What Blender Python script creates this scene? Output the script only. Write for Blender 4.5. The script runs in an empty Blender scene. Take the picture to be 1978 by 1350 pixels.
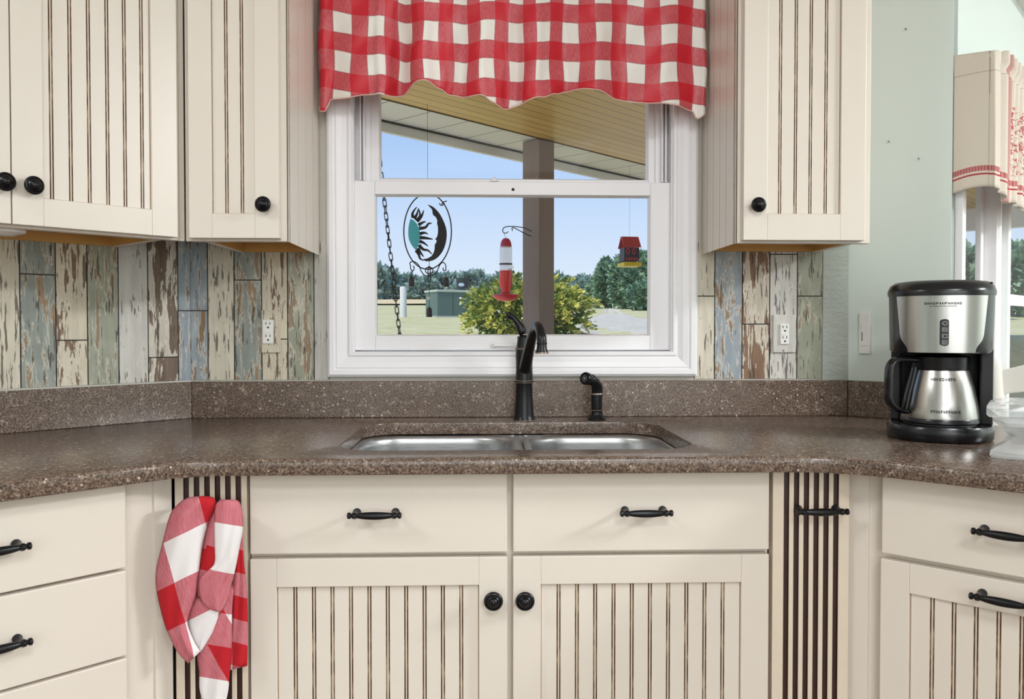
import bpy, bmesh, math, random
from mathutils import Vector, Matrix
random.seed(7)
C = bpy.context.scene.collection
PI = math.pi
S2 = math.sqrt(.5)

# ---------------------------------------------------------------- camera geometry
F = 1612.; PSI = math.radians(2.06); PIT = math.radians(1.2); PX = 989.; PY = 632 + F*math.tan(PIT); ZC = 1.121
CAM = Vector((0, 0, ZC))
FW = Vector((math.sin(PSI)*math.cos(PIT), math.cos(PSI)*math.cos(PIT), -math.sin(PIT)))
RT = Vector((math.cos(PSI), -math.sin(PSI), 0)); UP = RT.cross(FW)
def ray(x, y): return FW + RT*((x-PX)/F) - UP*((y-PY)/F)
def on_y(x, y, Y):
    d = ray(x, y); return CAM + d*(Y/d.y)
def on_z(x, y, Z):
    d = ray(x, y); return CAM + d*((Z-ZC)/d.z)

# the walls' frames: local x to the right along the wall, local y into the wall, the room at negative y
CL = Vector((-.668, 1.94, 0)); CR = Vector((.863, 1.94, 0))
def frame(o, deg): return Matrix.Translation(o) @ Matrix.Rotation(math.radians(deg), 4, 'Z')
FB = frame((0, 1.94, 0), 0); FL = frame(CL, 45); FR = frame(CR, -45)
NOOK0 = CR + Vector((S2, -S2, 0))*.222
FN = frame(NOOK0, 45)
def loc(fr, x, y, yl):
    """the point of the plane local y = yl of a wall's frame seen at x, y"""
    inv = fr.inverted(); o = inv @ CAM; d = inv.to_3x3() @ ray(x, y)
    p = o + d*((yl-o.y)/d.y); return p

# ---------------------------------------------------------------- mesh builder
WM = {}
class MB:
    def __init__(s, T=None):
        s.bm = bmesh.new(); s.T = T or Matrix(); s.uv = None
    def _v(s, p): return s.bm.verts.new(Vector(p))
    def face(s, pts, m=0, uvs=None):
        vs = [p if isinstance(p, bmesh.types.BMVert) else s._v(p) for p in pts]
        try: f = s.bm.faces.new(vs)
        except ValueError: return None
        f.material_index = m
        if uvs:
            L = s.bm.loops.layers.uv.verify()
            for l, u in zip(f.loops, uvs): l[L].uv = u
        return f
    def box(s, x0, x1, y0, y1, z0, z1, m=0):
        x0, x1 = min(x0, x1), max(x0, x1); y0, y1 = min(y0, y1), max(y0, y1); z0, z1 = min(z0, z1), max(z0, z1)
        v = [s._v(p) for p in ((x0,y0,z0),(x1,y0,z0),(x1,y1,z0),(x0,y1,z0),(x0,y0,z1),(x1,y0,z1),(x1,y1,z1),(x0,y1,z1))]
        for q in ((3,2,1,0),(4,5,6,7),(0,1,5,4),(1,2,6,5),(2,3,7,6),(3,0,4,7)):
            s.face([v[i] for i in q], m)
        return s
    def prism(s, poly, z0, z1, m=0):
        b = [s._v((p[0], p[1], z0)) for p in poly]; t = [s._v((p[0], p[1], z1)) for p in poly]
        n = len(poly); s.face(b[::-1], m); s.face(t, m)
        for i in range(n): s.face([b[i], b[(i+1)%n], t[(i+1)%n], t[i]], m)
        return s
    def loops(s, rings, m=0, cap0=True, cap1=True, closed=True):
        R = [[s._v(p) for p in r] for r in rings]; n = len(R[0])
        for a, b in zip(R, R[1:]):
            for i in range(n if closed else n-1): s.face([a[i], a[(i+1)%n], b[(i+1)%n], b[i]], m)
        if cap0: s.face(R[0][::-1], m)
        if cap1: s.face(R[-1], m)
        return s
    def lathe(s, prof, c=(0,0,0), axis='Z', n=32, m=0, sx=1, sy=1, cap=True):
        c = Vector(c); rings = []
        for r, h in prof:
            r = max(r, 1e-5); ring = []
            for i in range(n):
                a = 2*PI*i/n; u, v = r*math.cos(a)*sx, r*math.sin(a)*sy
                ring.append(c + Vector({'Z':(u,v,h), 'Y':(u,-h,v), 'X':(h,u,v)}[axis]))
            rings.append(ring)
        return s.loops(rings, m, cap, cap)
    def tube(s, pts, r, n=10, m=0, sub=1, cap=True, flat=1.):
        pts = [Vector(p) for p in pts]
        rs = list(r) if hasattr(r, '__len__') else [r]*len(pts)
        if sub > 1: pts, rs = smooth_path(pts, rs, sub)
        rings = []; nrm = None
        for i, p in enumerate(pts):
            t = (pts[min(i+1, len(pts)-1)] - pts[max(i-1, 0)]).normalized()
            if nrm is None:
                nrm = t.orthogonal().normalized() if abs(t.y) > .9 else (Vector((0,1,0)) - t*t.y).normalized()
            else: nrm = (nrm - t*nrm.dot(t)).normalized()
            b = t.cross(nrm)
            rings.append([p + nrm*math.cos(2*PI*k/n)*rs[i]*flat + b*math.sin(2*PI*k/n)*rs[i] for k in range(n)])
        return s.loops(rings, m, cap, cap)
    def grid(s, f, nu, nv, m=0, uvf=None):
        V = [[s._v(f(i/nu, j/nv)) for i in range(nu+1)] for j in range(nv+1)]
        for j in range(nv):
            for i in range(nu):
                uv = [uvf(a/nu, b/nv) for a, b in ((i,j),(i+1,j),(i+1,j+1),(i,j+1))] if uvf else None
                s.face([V[j][i], V[j][i+1], V[j+1][i+1], V[j+1][i]], m, uv)
        return s
    def sphere(s, c, r, n=16, m=0, sc=(1,1,1)):
        c = Vector(c)
        rings = []
        for j in range(n//2+1):
            t = PI*j/(n//2); rr = max(math.sin(t), 1e-4)*r
            rings.append([c + Vector((rr*math.cos(2*PI*i/n)*sc[0], rr*math.sin(2*PI*i/n)*sc[1], -r*math.cos(t)*sc[2])) for i in range(n)])
        return s.loops(rings, m)
    def ico(s, c, r, sub=2, sc=(1,1,1), rough=0, m=0):
        t = bmesh.new(); bmesh.ops.create_icosphere(t, subdivisions=sub, radius=1)
        vm = {}
        for v in t.verts:
            k = 1 + random.uniform(-rough, rough)
            vm[v] = s._v(Vector(c) + Vector((v.co.x*r*sc[0]*k, v.co.y*r*sc[1]*k, v.co.z*r*sc[2]*k)))
        for f in t.faces: s.face([vm[v] for v in f.verts], m)
        t.free(); return s
    def build(s, name, mats, parent=None, smooth=None, bevel=0, label=None, base=None, solid=0, doubles=False, recalc=True):
        bm = s.bm
        if doubles: bmesh.ops.remove_doubles(bm, verts=bm.verts, dist=1e-5)
        for v in bm.verts: v.co = s.T @ v.co
        if parent is not None: M = WM[parent.name]
        else:
            xs = [v.co for v in bm.verts]
            if base is None:
                base = (sum(v.x for v in xs)/len(xs), sum(v.y for v in xs)/len(xs), min(v.z for v in xs))
            M = Matrix.Translation(base)
        Mi = M.inverted()
        for v in bm.verts: v.co = Mi @ v.co
        if recalc: bmesh.ops.recalc_face_normals(bm, faces=bm.faces)
        me = bpy.data.meshes.new(name); bm.to_mesh(me); bm.free()
        for mt in (mats if isinstance(mats, (list, tuple)) else [mats]): me.materials.append(mt)
        o = bpy.data.objects.new(name, me); C.objects.link(o)
        if parent is not None: o.parent = parent
        else: o.matrix_world = M
        WM[o.name] = M
        if smooth is not None:
            for p in me.polygons: p.use_smooth = True
            if smooth < 180:
                me.set_sharp_from_angle(angle=math.radians(smooth))
        if solid:
            md = o.modifiers.new('thick', 'SOLIDIFY'); md.thickness = solid; md.offset = 0
        if bevel:
            md = o.modifiers.new('bev', 'BEVEL'); md.width = bevel; md.segments = 2; md.limit_method = 'ANGLE'; md.angle_limit = math.radians(40)
        if label: o['label'] = label
        return o

def smooth_path(pts, rs, sub):
    P, R = [], []
    n = len(pts)
    for i in range(n-1):
        p0, p1, p2, p3 = pts[max(i-1,0)], pts[i], pts[i+1], pts[min(i+2,n-1)]
        for k in range(sub):
            t = k/sub
            P.append(.5*((2*p1) + (p2-p0)*t + (2*p0-5*p1+4*p2-p3)*t*t + (3*p1-p0-3*p2+p3)*t**3))
            R.append(rs[i]*(1-t) + rs[i+1]*t)
    P.append(pts[-1]); R.append(rs[-1])
    return P, R
def lerp_table(tab, x):
    if x <= tab[0][0]: return tab[0][1]
    for (a, b), (c, d) in zip(tab, tab[1:]):
        if x <= c: return b + (d-b)*(x-a)/(c-a)
    return tab[-1][1]
def smooth_table(tab, x):
    if x <= tab[0][0]: return tab[0][1]
    for (a, b), (c, d) in zip(tab, tab[1:]):
        if x <= c:
            t = (x-a)/(c-a); t = t*t*(3-2*t); return b + (d-b)*t
    return tab[-1][1]

def thing(name, label, cat, T=None, at=(0,0,0), group=None):
    o = bpy.data.objects.new(name, None); C.objects.link(o); o.empty_display_size = .05
    M = (T or Matrix()) @ Matrix.Translation(at); o.matrix_world = M; WM[o.name] = M
    return tag(o, label, cat, group)
def tag(o, label, cat, group=None, kind=None):
    o['label'] = label; o['category'] = cat
    if group: o['group'] = group
    if kind: o['kind'] = kind
    return o
def struct(o, label=None, cat=None):
    o['kind'] = 'structure'
    if label: o['label'] = label
    if cat: o['category'] = cat
    return o

# ---------------------------------------------------------------- materials
def lin(r, g, b):
    f = lambda c: (c/255)/12.92 if c/255 <= .04045 else ((c/255+.055)/1.055)**2.4
    return (f(r), f(g), f(b), 1)
class NT:
    def __init__(s, name):
        s.m = bpy.data.materials.new(name); s.m.use_nodes = True; s.t = s.m.node_tree
        s.b = s.t.nodes['Principled BSDF']
    def n(s, typ, **kw):
        nd = s.t.nodes.new('ShaderNode'+typ)
        for k, v in kw.items():
            if k == 'inp':
                for a, b in v.items():
                    if isinstance(b, bpy.types.NodeSocket): s.t.links.new(b, nd.inputs[a])
                    else: nd.inputs[a].default_value = b
            else: setattr(nd, k, v)
        return nd
    def l(s, a, b): s.t.links.new(a, b)
    def math(s, op, a, b=None, c=None):
        nd = s.n('Math', operation=op)
        for i, v in enumerate((a, b, c)):
            if v is None: continue
            if isinstance(v, bpy.types.NodeSocket): s.l(v, nd.inputs[i])
            else: nd.inputs[i].default_value = v
        return nd.outputs[0]
    def mix(s, f, a, b):
        nd = s.n('Mix', data_type='RGBA')
        for i, v in ((0, f), (6, a), (7, b)):
            if isinstance(v, bpy.types.NodeSocket): s.l(v, nd.inputs[i])
            else: nd.inputs[i].default_value = v
        return nd.outputs[2]
    def ramp(s, f, stops):
        nd = s.n('ValToRGB'); s.l(f, nd.inputs[0]); e = nd.color_ramp.elements
        while len(e) < len(stops): e.new(.5)
        for el, (p, c) in zip(e, stops): el.position = p; el.color = c
        return nd.outputs[0]
    def step(s, f, a, b):
        nd = s.n('MapRange', interpolation_type='SMOOTHSTEP'); s.l(f, nd.inputs[0])
        for i, v in ((1, a), (2, b)):
            if isinstance(v, bpy.types.NodeSocket): s.l(v, nd.inputs[i])
            else: nd.inputs[i].default_value = v
        return nd.outputs[0]
    def coord(s, which='Object', scale=(1,1,1), off=None):
        tc = s.n('TexCoord'); mp = s.n('Mapping'); s.l(tc.outputs[which], mp.inputs[0]); mp.inputs['Scale'].default_value = scale
        return mp.outputs[0]
    def noise(s, vec, scale, detail=3, rough=.5, out=0, dist=0):
        nd = s.n('TexNoise', inp={'Scale': scale, 'Detail': detail, 'Roughness': rough, 'Distortion': dist})
        s.l(vec, nd.inputs['Vector']); return nd.outputs[out]
    def set(s, col=None, rough=None, metal=None, **kw):
        for k, v in (('Base Color', col), ('Roughness', rough), ('Metallic', metal)):
            if v is None: continue
            if isinstance(v, bpy.types.NodeSocket): s.l(v, s.b.inputs[k])
            else: s.b.inputs[k].default_value = v
        for k, v in kw.items(): s.b.inputs[k.replace('_', ' ')].default_value = v
        return s
    def bump(s, h, strength=.2, dist=.002):
        nd = s.n('Bump', inp={'Strength': strength, 'Distance': dist}); s.l(h, nd.inputs['Height']); s.l(nd.outputs[0], s.b.inputs['Normal'])
        return s
def plain(name, col, rough=.5, metal=0, var=.04, vs=30, **kw):
    t = NT(name); v = t.coord('Object')
    n = t.noise(v, vs, 3)
    a = tuple(c*(1-var) for c in col[:3])+(1,); b = tuple(min(c*(1+var), 1) for c in col[:3])+(1,)
    t.set(t.mix(n, a, b), rough, metal, **kw); return t.m

M = {}
M['cream'] = plain('cream_paint', lin(226, 216, 204), .34, var=.025, vs=6)
M['cream_warm'] = plain('cream_paint_striped', lin(225, 210, 191), .4, var=.05, vs=25)
def glaze():
    t = NT('brown_glaze'); v = t.coord('Object', (60, 60, 14))
    n = t.noise(v, 1.5, 4, .7)
    t.set(t.ramp(n, [(.30, lin(72, 48, 32)), (.50, lin(112, 84, 62)), (.66, lin(190, 168, 142))]), .5); return t.m
M['glaze'] = glaze()
M['glaze_line'] = plain('glaze_line', lin(150, 122, 92), .5, var=.4, vs=40)
M['stripe'] = plain('espresso_stripe', lin(58, 32, 24), .45, var=.25, vs=18)
M['wood'] = plain('honey_wood', lin(206, 158, 88), .45, var=.14, vs=12)
M['trim'] = plain('white_trim_paint', lin(243, 240, 242), .35, var=.015)
M['vinyl'] = plain('white_vinyl', lin(241, 238, 240), .3, var=.012)
M['black'] = plain('oil_rubbed_black', lin(24, 24, 27), .32, .35, var=.15)
M['bronze'] = plain('worn_bronze_edge', lin(168, 148, 136), .35, .7, var=.2)
M['plastic'] = plain('black_plastic', lin(20, 21, 24), .22, var=.1)
M['plastic_matte'] = plain('black_matte_plastic', lin(16, 16, 18), .45, var=.1)
M['green_wall'] = None
def wallpaint(name, col, bs=90, st=.12, sc=(1,1,1), d=.002):
    t = NT(name); v = t.coord('Object', sc); n = t.noise(v, bs, 4, .6)
    t.set(t.mix(t.noise(v, 2, 2), tuple(c*.97 for c in col[:3])+(1,), col), .45); t.bump(n, st, d); return t.m
M['green_wall'] = wallpaint('pale_green_paint', lin(226, 236, 230))
M['ceil'] = wallpaint('white_ceiling_paint', lin(236, 236, 234))
M['beige_wall'] = wallpaint('beige_wall_paint', lin(206, 200, 190))
M['teal_texture'] = wallpaint('teal_textured_paint', lin(184, 190, 182), 26, .9, (1.6, 1, 3), .006)
M['floor'] = plain('oak_floor', lin(112, 88, 70), .4, var=.2, vs=8)

def quartz():
    t = NT('brown_quartz'); v = t.coord('Object')
    warp = t.noise(v, 60, 2, out=1)
    vm = t.n('VectorMath', operation='MULTIPLY_ADD'); t.l(warp, vm.inputs[0]); vm.inputs[1].default_value = (.02, .02, .02); t.l(v, vm.inputs[2])
    w = vm.outputs[0]
    n1 = t.noise(w, 100, 2, .5)
    band = t.math('ABSOLUTE', t.math('SUBTRACT', n1, .5))
    squig = t.step(band, .030, .012)
    msk = t.step(t.noise(v, 75, 2), .50, .62)
    squig = t.math('MULTIPLY', squig, msk)
    n2 = t.noise(v, 300, 3)
    base = t.ramp(n2, [(.34, lin(68, 54, 46)), (.5, lin(107, 89, 77)), (.66, lin(136, 117, 103))])
    c = t.mix(t.math('MULTIPLY', squig, .75), base, lin(186, 168, 150))
    n3 = t.noise(w, 112, 2, .5); n3b = t.step(t.math('ABSOLUTE', t.math('SUBTRACT', n3, .46)), .03, .012)
    c = t.mix(t.math('MULTIPLY', t.math('MULTIPLY', n3b, t.step(t.noise(v, 70, 2), .52, .44)), .7), c, lin(44, 35, 31))
    vo = t.n('TexVoronoi', inp={'Scale': 170.}); t.l(v, vo.inputs['Vector'])
    dark = t.math('MULTIPLY', t.step(vo.outputs['Distance'], .26, .16), t.step(t.noise(v, 60, 2), .52, .58))
    c = t.mix(dark, c, lin(34, 27, 25))
    vo2 = t.n('TexVoronoi', inp={'Scale': 90.}); t.l(v, vo2.inputs['Vector'])
    sp = t.math('MULTIPLY', t.step(vo2.outputs['Distance'], .20, .12), t.step(vo2.outputs['Color'], .72, .78))
    c = t.mix(sp, c, lin(206, 196, 184))
    t.set(c, .24, Specular_IOR_Level=.5); return t.m
M['quartz'] = quartz()

def steel(name, r=.28, col=(190, 188, 184), sc=(260, 260, 3)):
    t = NT(name); v = t.coord('Object', sc); n = t.noise(v, 1, 2)
    t.set(t.mix(n, lin(*[c*.80 for c in col]), lin(*col)), t.math('MULTIPLY_ADD', n, .12, r-.05), 1.)
    t.b.inputs['Anisotropic'].default_value = .4
    return t.m
M['steel'] = steel('brushed_steel_reflections', .22, (196, 193, 189), (95, 95, 1.5))  # streak contrast raised to paint in reflections over the brushed grain
M['sink_steel'] = steel('satin_sink_steel', .33, (205, 206, 207), (30, 240, 240))

def planks():
    t = NT('weathered_planks')
    a = lambda nm: t.n('Attribute', attribute_name=nm)
    col, wood, par = a('pcol').outputs['Color'], a('wcol').outputs['Color'], a('ppar')
    sep = t.n('SeparateColor'); t.l(par.outputs['Color'], sep.inputs[0])
    amt, crk, seed = sep.outputs[0], sep.outputs[1], sep.outputs[2]
    tc = t.n('TexCoord'); ad = t.n('VectorMath', operation='ADD'); t.l(tc.outputs['UV'], ad.inputs[0])
    cb = t.n('CombineXYZ'); t.l(t.math('MULTIPLY', seed, 37.), cb.inputs[0]); t.l(t.math('MULTIPLY', seed, 91.), cb.inputs[1]); t.l(t.math('MULTIPLY', seed, 13.), cb.inputs[2])
    t.l(cb.outputs[0], ad.inputs[1]); uv = ad.outputs[0]
    def mp(sx, sy):
        m = t.n('Mapping'); t.l(uv, m.inputs[0]); m.inputs['Scale'].default_value = (sx, sy, 1); return m.outputs[0]
    # mottling of the paint
    c = t.mix(t.step(t.noise(mp(70, 9), 1, 4, .6), .35, .7), t.mix(.18, col, (.06,.05,.04,1)), col)
    c = t.mix(t.math('MULTIPLY', t.step(t.noise(mp(18, 10), 1, 3), .45, .75), .45), c, t.mix(.5, col, lin(226, 220, 206)))
    # peeled paint
    pn = t.math('ADD', t.math('MULTIPLY', t.noise(mp(50, 8), 1, 5, .66, dist=.5), .72), t.math('MULTIPLY', t.noise(mp(150, 16), 1, 3, .6), .28))
    thr = t.math('SUBTRACT', .70, t.math('MULTIPLY', amt, .27))
    peel = t.step(pn, thr, t.math('ADD', thr, .022))
    rim = t.math('MULTIPLY', t.step(pn, t.math('SUBTRACT', thr, .035), t.math('SUBTRACT', thr, .012)), t.math('SUBTRACT', 1., peel))
    wd = t.mix(t.noise(mp(150, 9), 1, 4, .7), t.mix(.55, wood, (.02,.013,.009,1)), t.mix(.15, wood, (1,.9,.75,1)))
    c = t.mix(t.math('MULTIPLY', rim, .5), c, lin(228, 220, 204))
    c = t.mix(peel, c, wd)
    # fine grain cracks
    cn = t.noise(mp(170, 15), 1, 3, .6, dist=.25)
    ct = t.math('SUBTRACT', .70, t.math('MULTIPLY', crk, .15))
    c = t.mix(t.math('MULTIPLY', t.step(cn, ct, t.math('ADD', ct, .03)), .8), c, lin(62, 50, 40))
    t.set(c, .55); return t.m
M['planks'] = planks()
M['plank_gap'] = plain('plank_gap_dark', lin(40, 36, 32), .7)

def checks(name, red, half, white, ww, weave=900, rough=.75, line=True, sheen=0.):
    """buffalo check in UV: one period per unit, the white square centred on whole numbers"""
    t = NT(name); tc = t.n('TexCoord'); sp = t.n('SeparateXYZ'); t.l(tc.outputs['UV'], sp.inputs[0])
    def stripe(x):
        f = t.math('ABSOLUTE', t.math('SUBTRACT', t.math('FRACT', t.math('ADD', x, .5)), .5))
        return t.math('LESS_THAN', f, ww/2), f
    su, fu = stripe(sp.outputs[0]); sv, fv = stripe(sp.outputs[1])
    both = t.math('MULTIPLY', su, sv); anyw = t.math('MAXIMUM', su, sv)
    v = t.coord('UV', (1,1,1))
    fib = t.n('TexNoise', inp={'Scale': 1., 'Detail': 2.}); mp = t.n('Mapping'); t.l(tc.outputs['UV'], mp.inputs[0]); mp.inputs['Scale'].default_value = (90, 8, 1); t.l(mp.outputs[0], fib.inputs[0])
    h = t.mix(t.step(fib.outputs[0], .3, .7), half, t.mix(.14, half, white))
    c = t.mix(anyw, red, h); c = t.mix(both, c, white)
    if line:
        e = t.math('LESS_THAN', t.math('ABSOLUTE', t.math('SUBTRACT', fu, ww/2)), .014)
        e2 = t.math('LESS_THAN', t.math('ABSOLUTE', t.math('SUBTRACT', fv, ww/2)), .014)
        ed = t.math('MULTIPLY', t.math('MAXIMUM', t.math('MULTIPLY', e, t.math('LESS_THAN', fv, ww/2+.014)), t.math('MULTIPLY', e2, t.math('LESS_THAN', fu, ww/2+.014))), .5)
        c = t.mix(ed, c, lin(140, 60, 66))
    t.set(c, rough); t.b.inputs['Sheen Weight'].default_value = sheen
    w = t.n('TexWave', inp={'Scale': weave, 'Distortion': .5}, bands_direction='Y'); t.l(tc.outputs['Object'], w.inputs[0])
    t.bump(w.outputs['Fac'], .08, .0006)
    return t
_c = checks('red_buffalo_satin', lin(208, 28, 46), lin(202, 54, 70), lin(244, 240, 232), .53, rough=.42)
_c.b.inputs['Subsurface Weight'].default_value = 0
M['valance'] = _c.m
M['towel'] = checks('red_check_waffle', lin(188, 22, 34), lin(196, 96, 108), lin(236, 230, 230), .5, weave=420, rough=.9, line=False).m

def linen():
    t = NT('linen_valance'); tc = t.n('TexCoord'); sp = t.n('SeparateXYZ'); t.l(tc.outputs['UV'], sp.inputs[0]); u, v = sp.outputs[0], sp.outputs[1]
    def band(x, a, b): return t.math('MULTIPLY', t.math('GREATER_THAN', x, a), t.math('LESS_THAN', x, b))
    mp = t.n('Mapping'); t.l(tc.outputs['UV'], mp.inputs[0]); mp.inputs['Scale'].default_value = (300, 900, 1)
    n = t.n('TexNoise', inp={'Scale': 1., 'Detail': 2.}); t.l(mp.outputs[0], n.inputs[0])
    c = t.mix(n.outputs[0], lin(206, 194, 178), lin(230, 221, 208))
    chev = t.math('ABSOLUTE', t.math('SUBTRACT', t.math('FRACT', t.math('MULTIPLY', u, 180.)), .5))
    r = t.math('MAXIMUM', t.math('MULTIPLY', band(v, .035, .0465), t.math('ADD', .55, t.math('MULTIPLY', chev, .8))), band(v, .0265, .030))
    # woven vertical border and the printed sprigs beyond it
    vb = t.math('MULTIPLY', band(u, .150, .166), .55)
    mp2 = t.n('Mapping'); t.l(tc.outputs['UV'], mp2.inputs[0]); mp2.inputs['Scale'].default_value = (55, 40, 1)
    n2 = t.n('TexNoise', inp={'Scale': 1., 'Detail': 1., 'Distortion': 1.5}); t.l(mp2.outputs[0], n2.inputs[0])
    sq = t.step(t.math('ABSOLUTE', t.math('SUBTRACT', n2.outputs[0], .5)), .045, .02)
    pr = t.math('MULTIPLY', t.math('MULTIPLY', sq, t.math('GREATER_THAN', u, .172)), band(v, .055, .20))
    r = t.math('MAXIMUM', t.math('MAXIMUM', r, vb), t.math('MULTIPLY', pr, .85))
    c = t.mix(t.math('MULTIPLY', band(v, .250, .2525), .45), c, lin(150, 132, 112)); c = t.mix(r, c, lin(176, 48, 60)); t.set(c, .85); t.b.inputs['Transmission Weight'].default_value = 0
    return t.m
M['linen'] = linen()

def glass(name, tint=(1,1,1,1), refl=.08):
    t = NT(name); out = t.t.nodes['Material Output']
    tr = t.n('BsdfTransparent'); tr.inputs[0].default_value = tint
    gl = t.n('BsdfGlossy'); gl.inputs['Roughness'].default_value = .02
    fr = t.n('Fresnel', inp={'IOR': 1.35}); mx = t.n('MixShader')
    t.l(t.math('MULTIPLY', fr.outputs[0], refl/.05), mx.inputs[0]); t.l(tr.outputs[0], mx.inputs[1]); t.l(gl.outputs[0], mx.inputs[2]); t.l(mx.outputs[0], out.inputs[0])
    return t.m
M['glass'] = glass('window_glass', refl=.006)
def clear(name, col=(1,1,1,1), rough=.02):
    t = NT(name); t.set(col, rough); t.b.inputs['Transmission Weight'].default_value = 1; t.b.inputs['IOR'].default_value = 1.45; return t.m
def cutglass():
    t = NT('clear_glass'); out = t.t.nodes['Material Output']; tr = t.n('BsdfTransparent'); tr.inputs[0].default_value = (.93, .94, .94, 1)
    t.set((.9, .9, .9, 1), .05); mx = t.n('MixShader'); lw = t.n('LayerWeight', inp={'Blend': .45})
    t.l(t.math('MULTIPLY_ADD', lw.outputs['Facing'], .5, .18), mx.inputs[0]); t.l(tr.outputs[0], mx.inputs[1]); t.l(t.b.outputs[0], mx.inputs[2]); t.l(mx.outputs[0], out.inputs[0]); return t.m
M['crystal'] = cutglass()
M['red_liquid'] = plain('red_nectar', lin(236, 44, 30), .15)
M['bottle'] = None
M['white_plate'] = plain('white_plastic', lin(240, 238, 234), .3, var=.01)
M['slot'] = plain('dark_slot', lin(20, 18, 17), .6)
M['button'] = plain('grey_button', lin(120, 120, 120), .4)
M['white_chair'] = plain('white_painted_wood', lin(226, 222, 214), .4, var=.03)
# ================================================================ THE ROOM
ZCEIL = 2.44
TH = .14
def wall_with_hole(T, x0, x1, z0, z1, hx0, hx1, hz0, hz1, y0=0, y1=TH):
    b = MB(T)
    b.box(x0, hx0, y0, y1, z0, z1); b.box(hx1, x1, y0, y1, z0, z1)
    b.box(hx0, hx1, y0, y1, z0, hz0); b.box(hx0, hx1, y0, y1, hz1, z1)
    return b
# window opening (back wall)
WX0, WX1, WZ0, WZ1 = -.308, .452, 1.052, 1.87
wall_back = struct(wall_with_hole(FB, -.668-.06, .863+.06, 0, ZCEIL, WX0, WX1, WZ0, WZ1).build('wall_back', M['beige_wall']))
wall_left = struct(MB(FL).box(-3.3, 0, 0, TH, 0, ZCEIL).build('wall_left', M['beige_wall']))
wall_right = struct(MB(FR).box(0, .222, 0, .03, 0, ZCEIL).build('wall_right', M['green_wall']))
# the breakfast nook's window wall runs back from the end of the right wall
def nx(px, py=600, yl=0.): return loc(FN, px, py, yl).x
NA0, NA1, NB0, NB1 = nx(1848), nx(1915), nx(1937), nx(1937)+.62
NZ0, NZ1 = .86, 1.66
b = MB(FN)
TN = .03
for a0, a1 in ((.0012, NA0), (NA1, NB0), (NB1, 2.6)): b.box(a0, a1, 0, TN, 0, ZCEIL)
for a0, a1 in ((NA0, NA1), (NB0, NB1)): b.box(a0, a1, 0, TN, 0, NZ0); b.box(a0, a1, 0, TN, NZ1, ZCEIL)
wall_nook = struct(b.build('wall_nook', M['green_wall']))
# the rest of the shell
LEND = CL + Vector((-S2, -S2, 0))*3.3; NEND = NOOK0 + Vector((S2, S2, 0))*2.6
REAR = -3.6; RX = 4.6
outline = [CL, CR, NOOK0, NEND, Vector((RX, NEND.y-(RX-NEND.x), 0)), Vector((RX, REAR, 0)), Vector((LEND.x, REAR, 0)), LEND]
poly = [(p.x, p.y) for p in outline][::-1]
struct(MB().prism(poly, -.1, 0).build('floor', M['floor']))
struct(MB().prism(poly, ZCEIL, ZCEIL+.1).build('ceiling', M['ceil']))
def wall_between(name, p, q, mat):
    d = (q-p); L = d.length; a = math.degrees(math.atan2(d.y, d.x))
    return struct(MB(frame((p.x, p.y, 0), a)).box(0, L, 0, .1, 0, ZCEIL).build(name, mat))
wall_between('wall_far', outline[3], outline[4], M['green_wall'])
wall_between('wall_east', outline[4], outline[5], M['green_wall'])
wall_between('wall_rear', outline[5], outline[6], M['green_wall'])
wall_between('wall_west', outline[6], outline[7], M['green_wall'])
# the vaulted bit of ceiling over the nook
a = loc(FN, 1962, 0, 0); b2 = loc(FN, 1978, 24, 0)
sl = (b2.z-a.z)/(b2.x-a.x)
b = MB(FN); x0, x1 = a.x-.35, a.x+.30
za, zb = a.z+sl*(x0-a.x), a.z+sl*(x1-a.x)
zt = min(za, 2.43)
x0 = a.x + (zt-a.z)/sl
for_y = (-.10, 0)
pts = [(x0, zt), (x1, zb), (x1, zb+.30), (x0+.17, zt+.0)]
v0 = [b._v((x, for_y[0], z)) for x, z in pts]; v1 = [b._v((x, for_y[1], z)) for x, z in pts]
b.face(v0); b.face(v1[::-1])
for i in range(4): b.face([v0[i], v1[i], v1[(i+1)%4], v0[(i+1)%4]])
struct(b.build('trim_1', M['ceil']))

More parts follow.
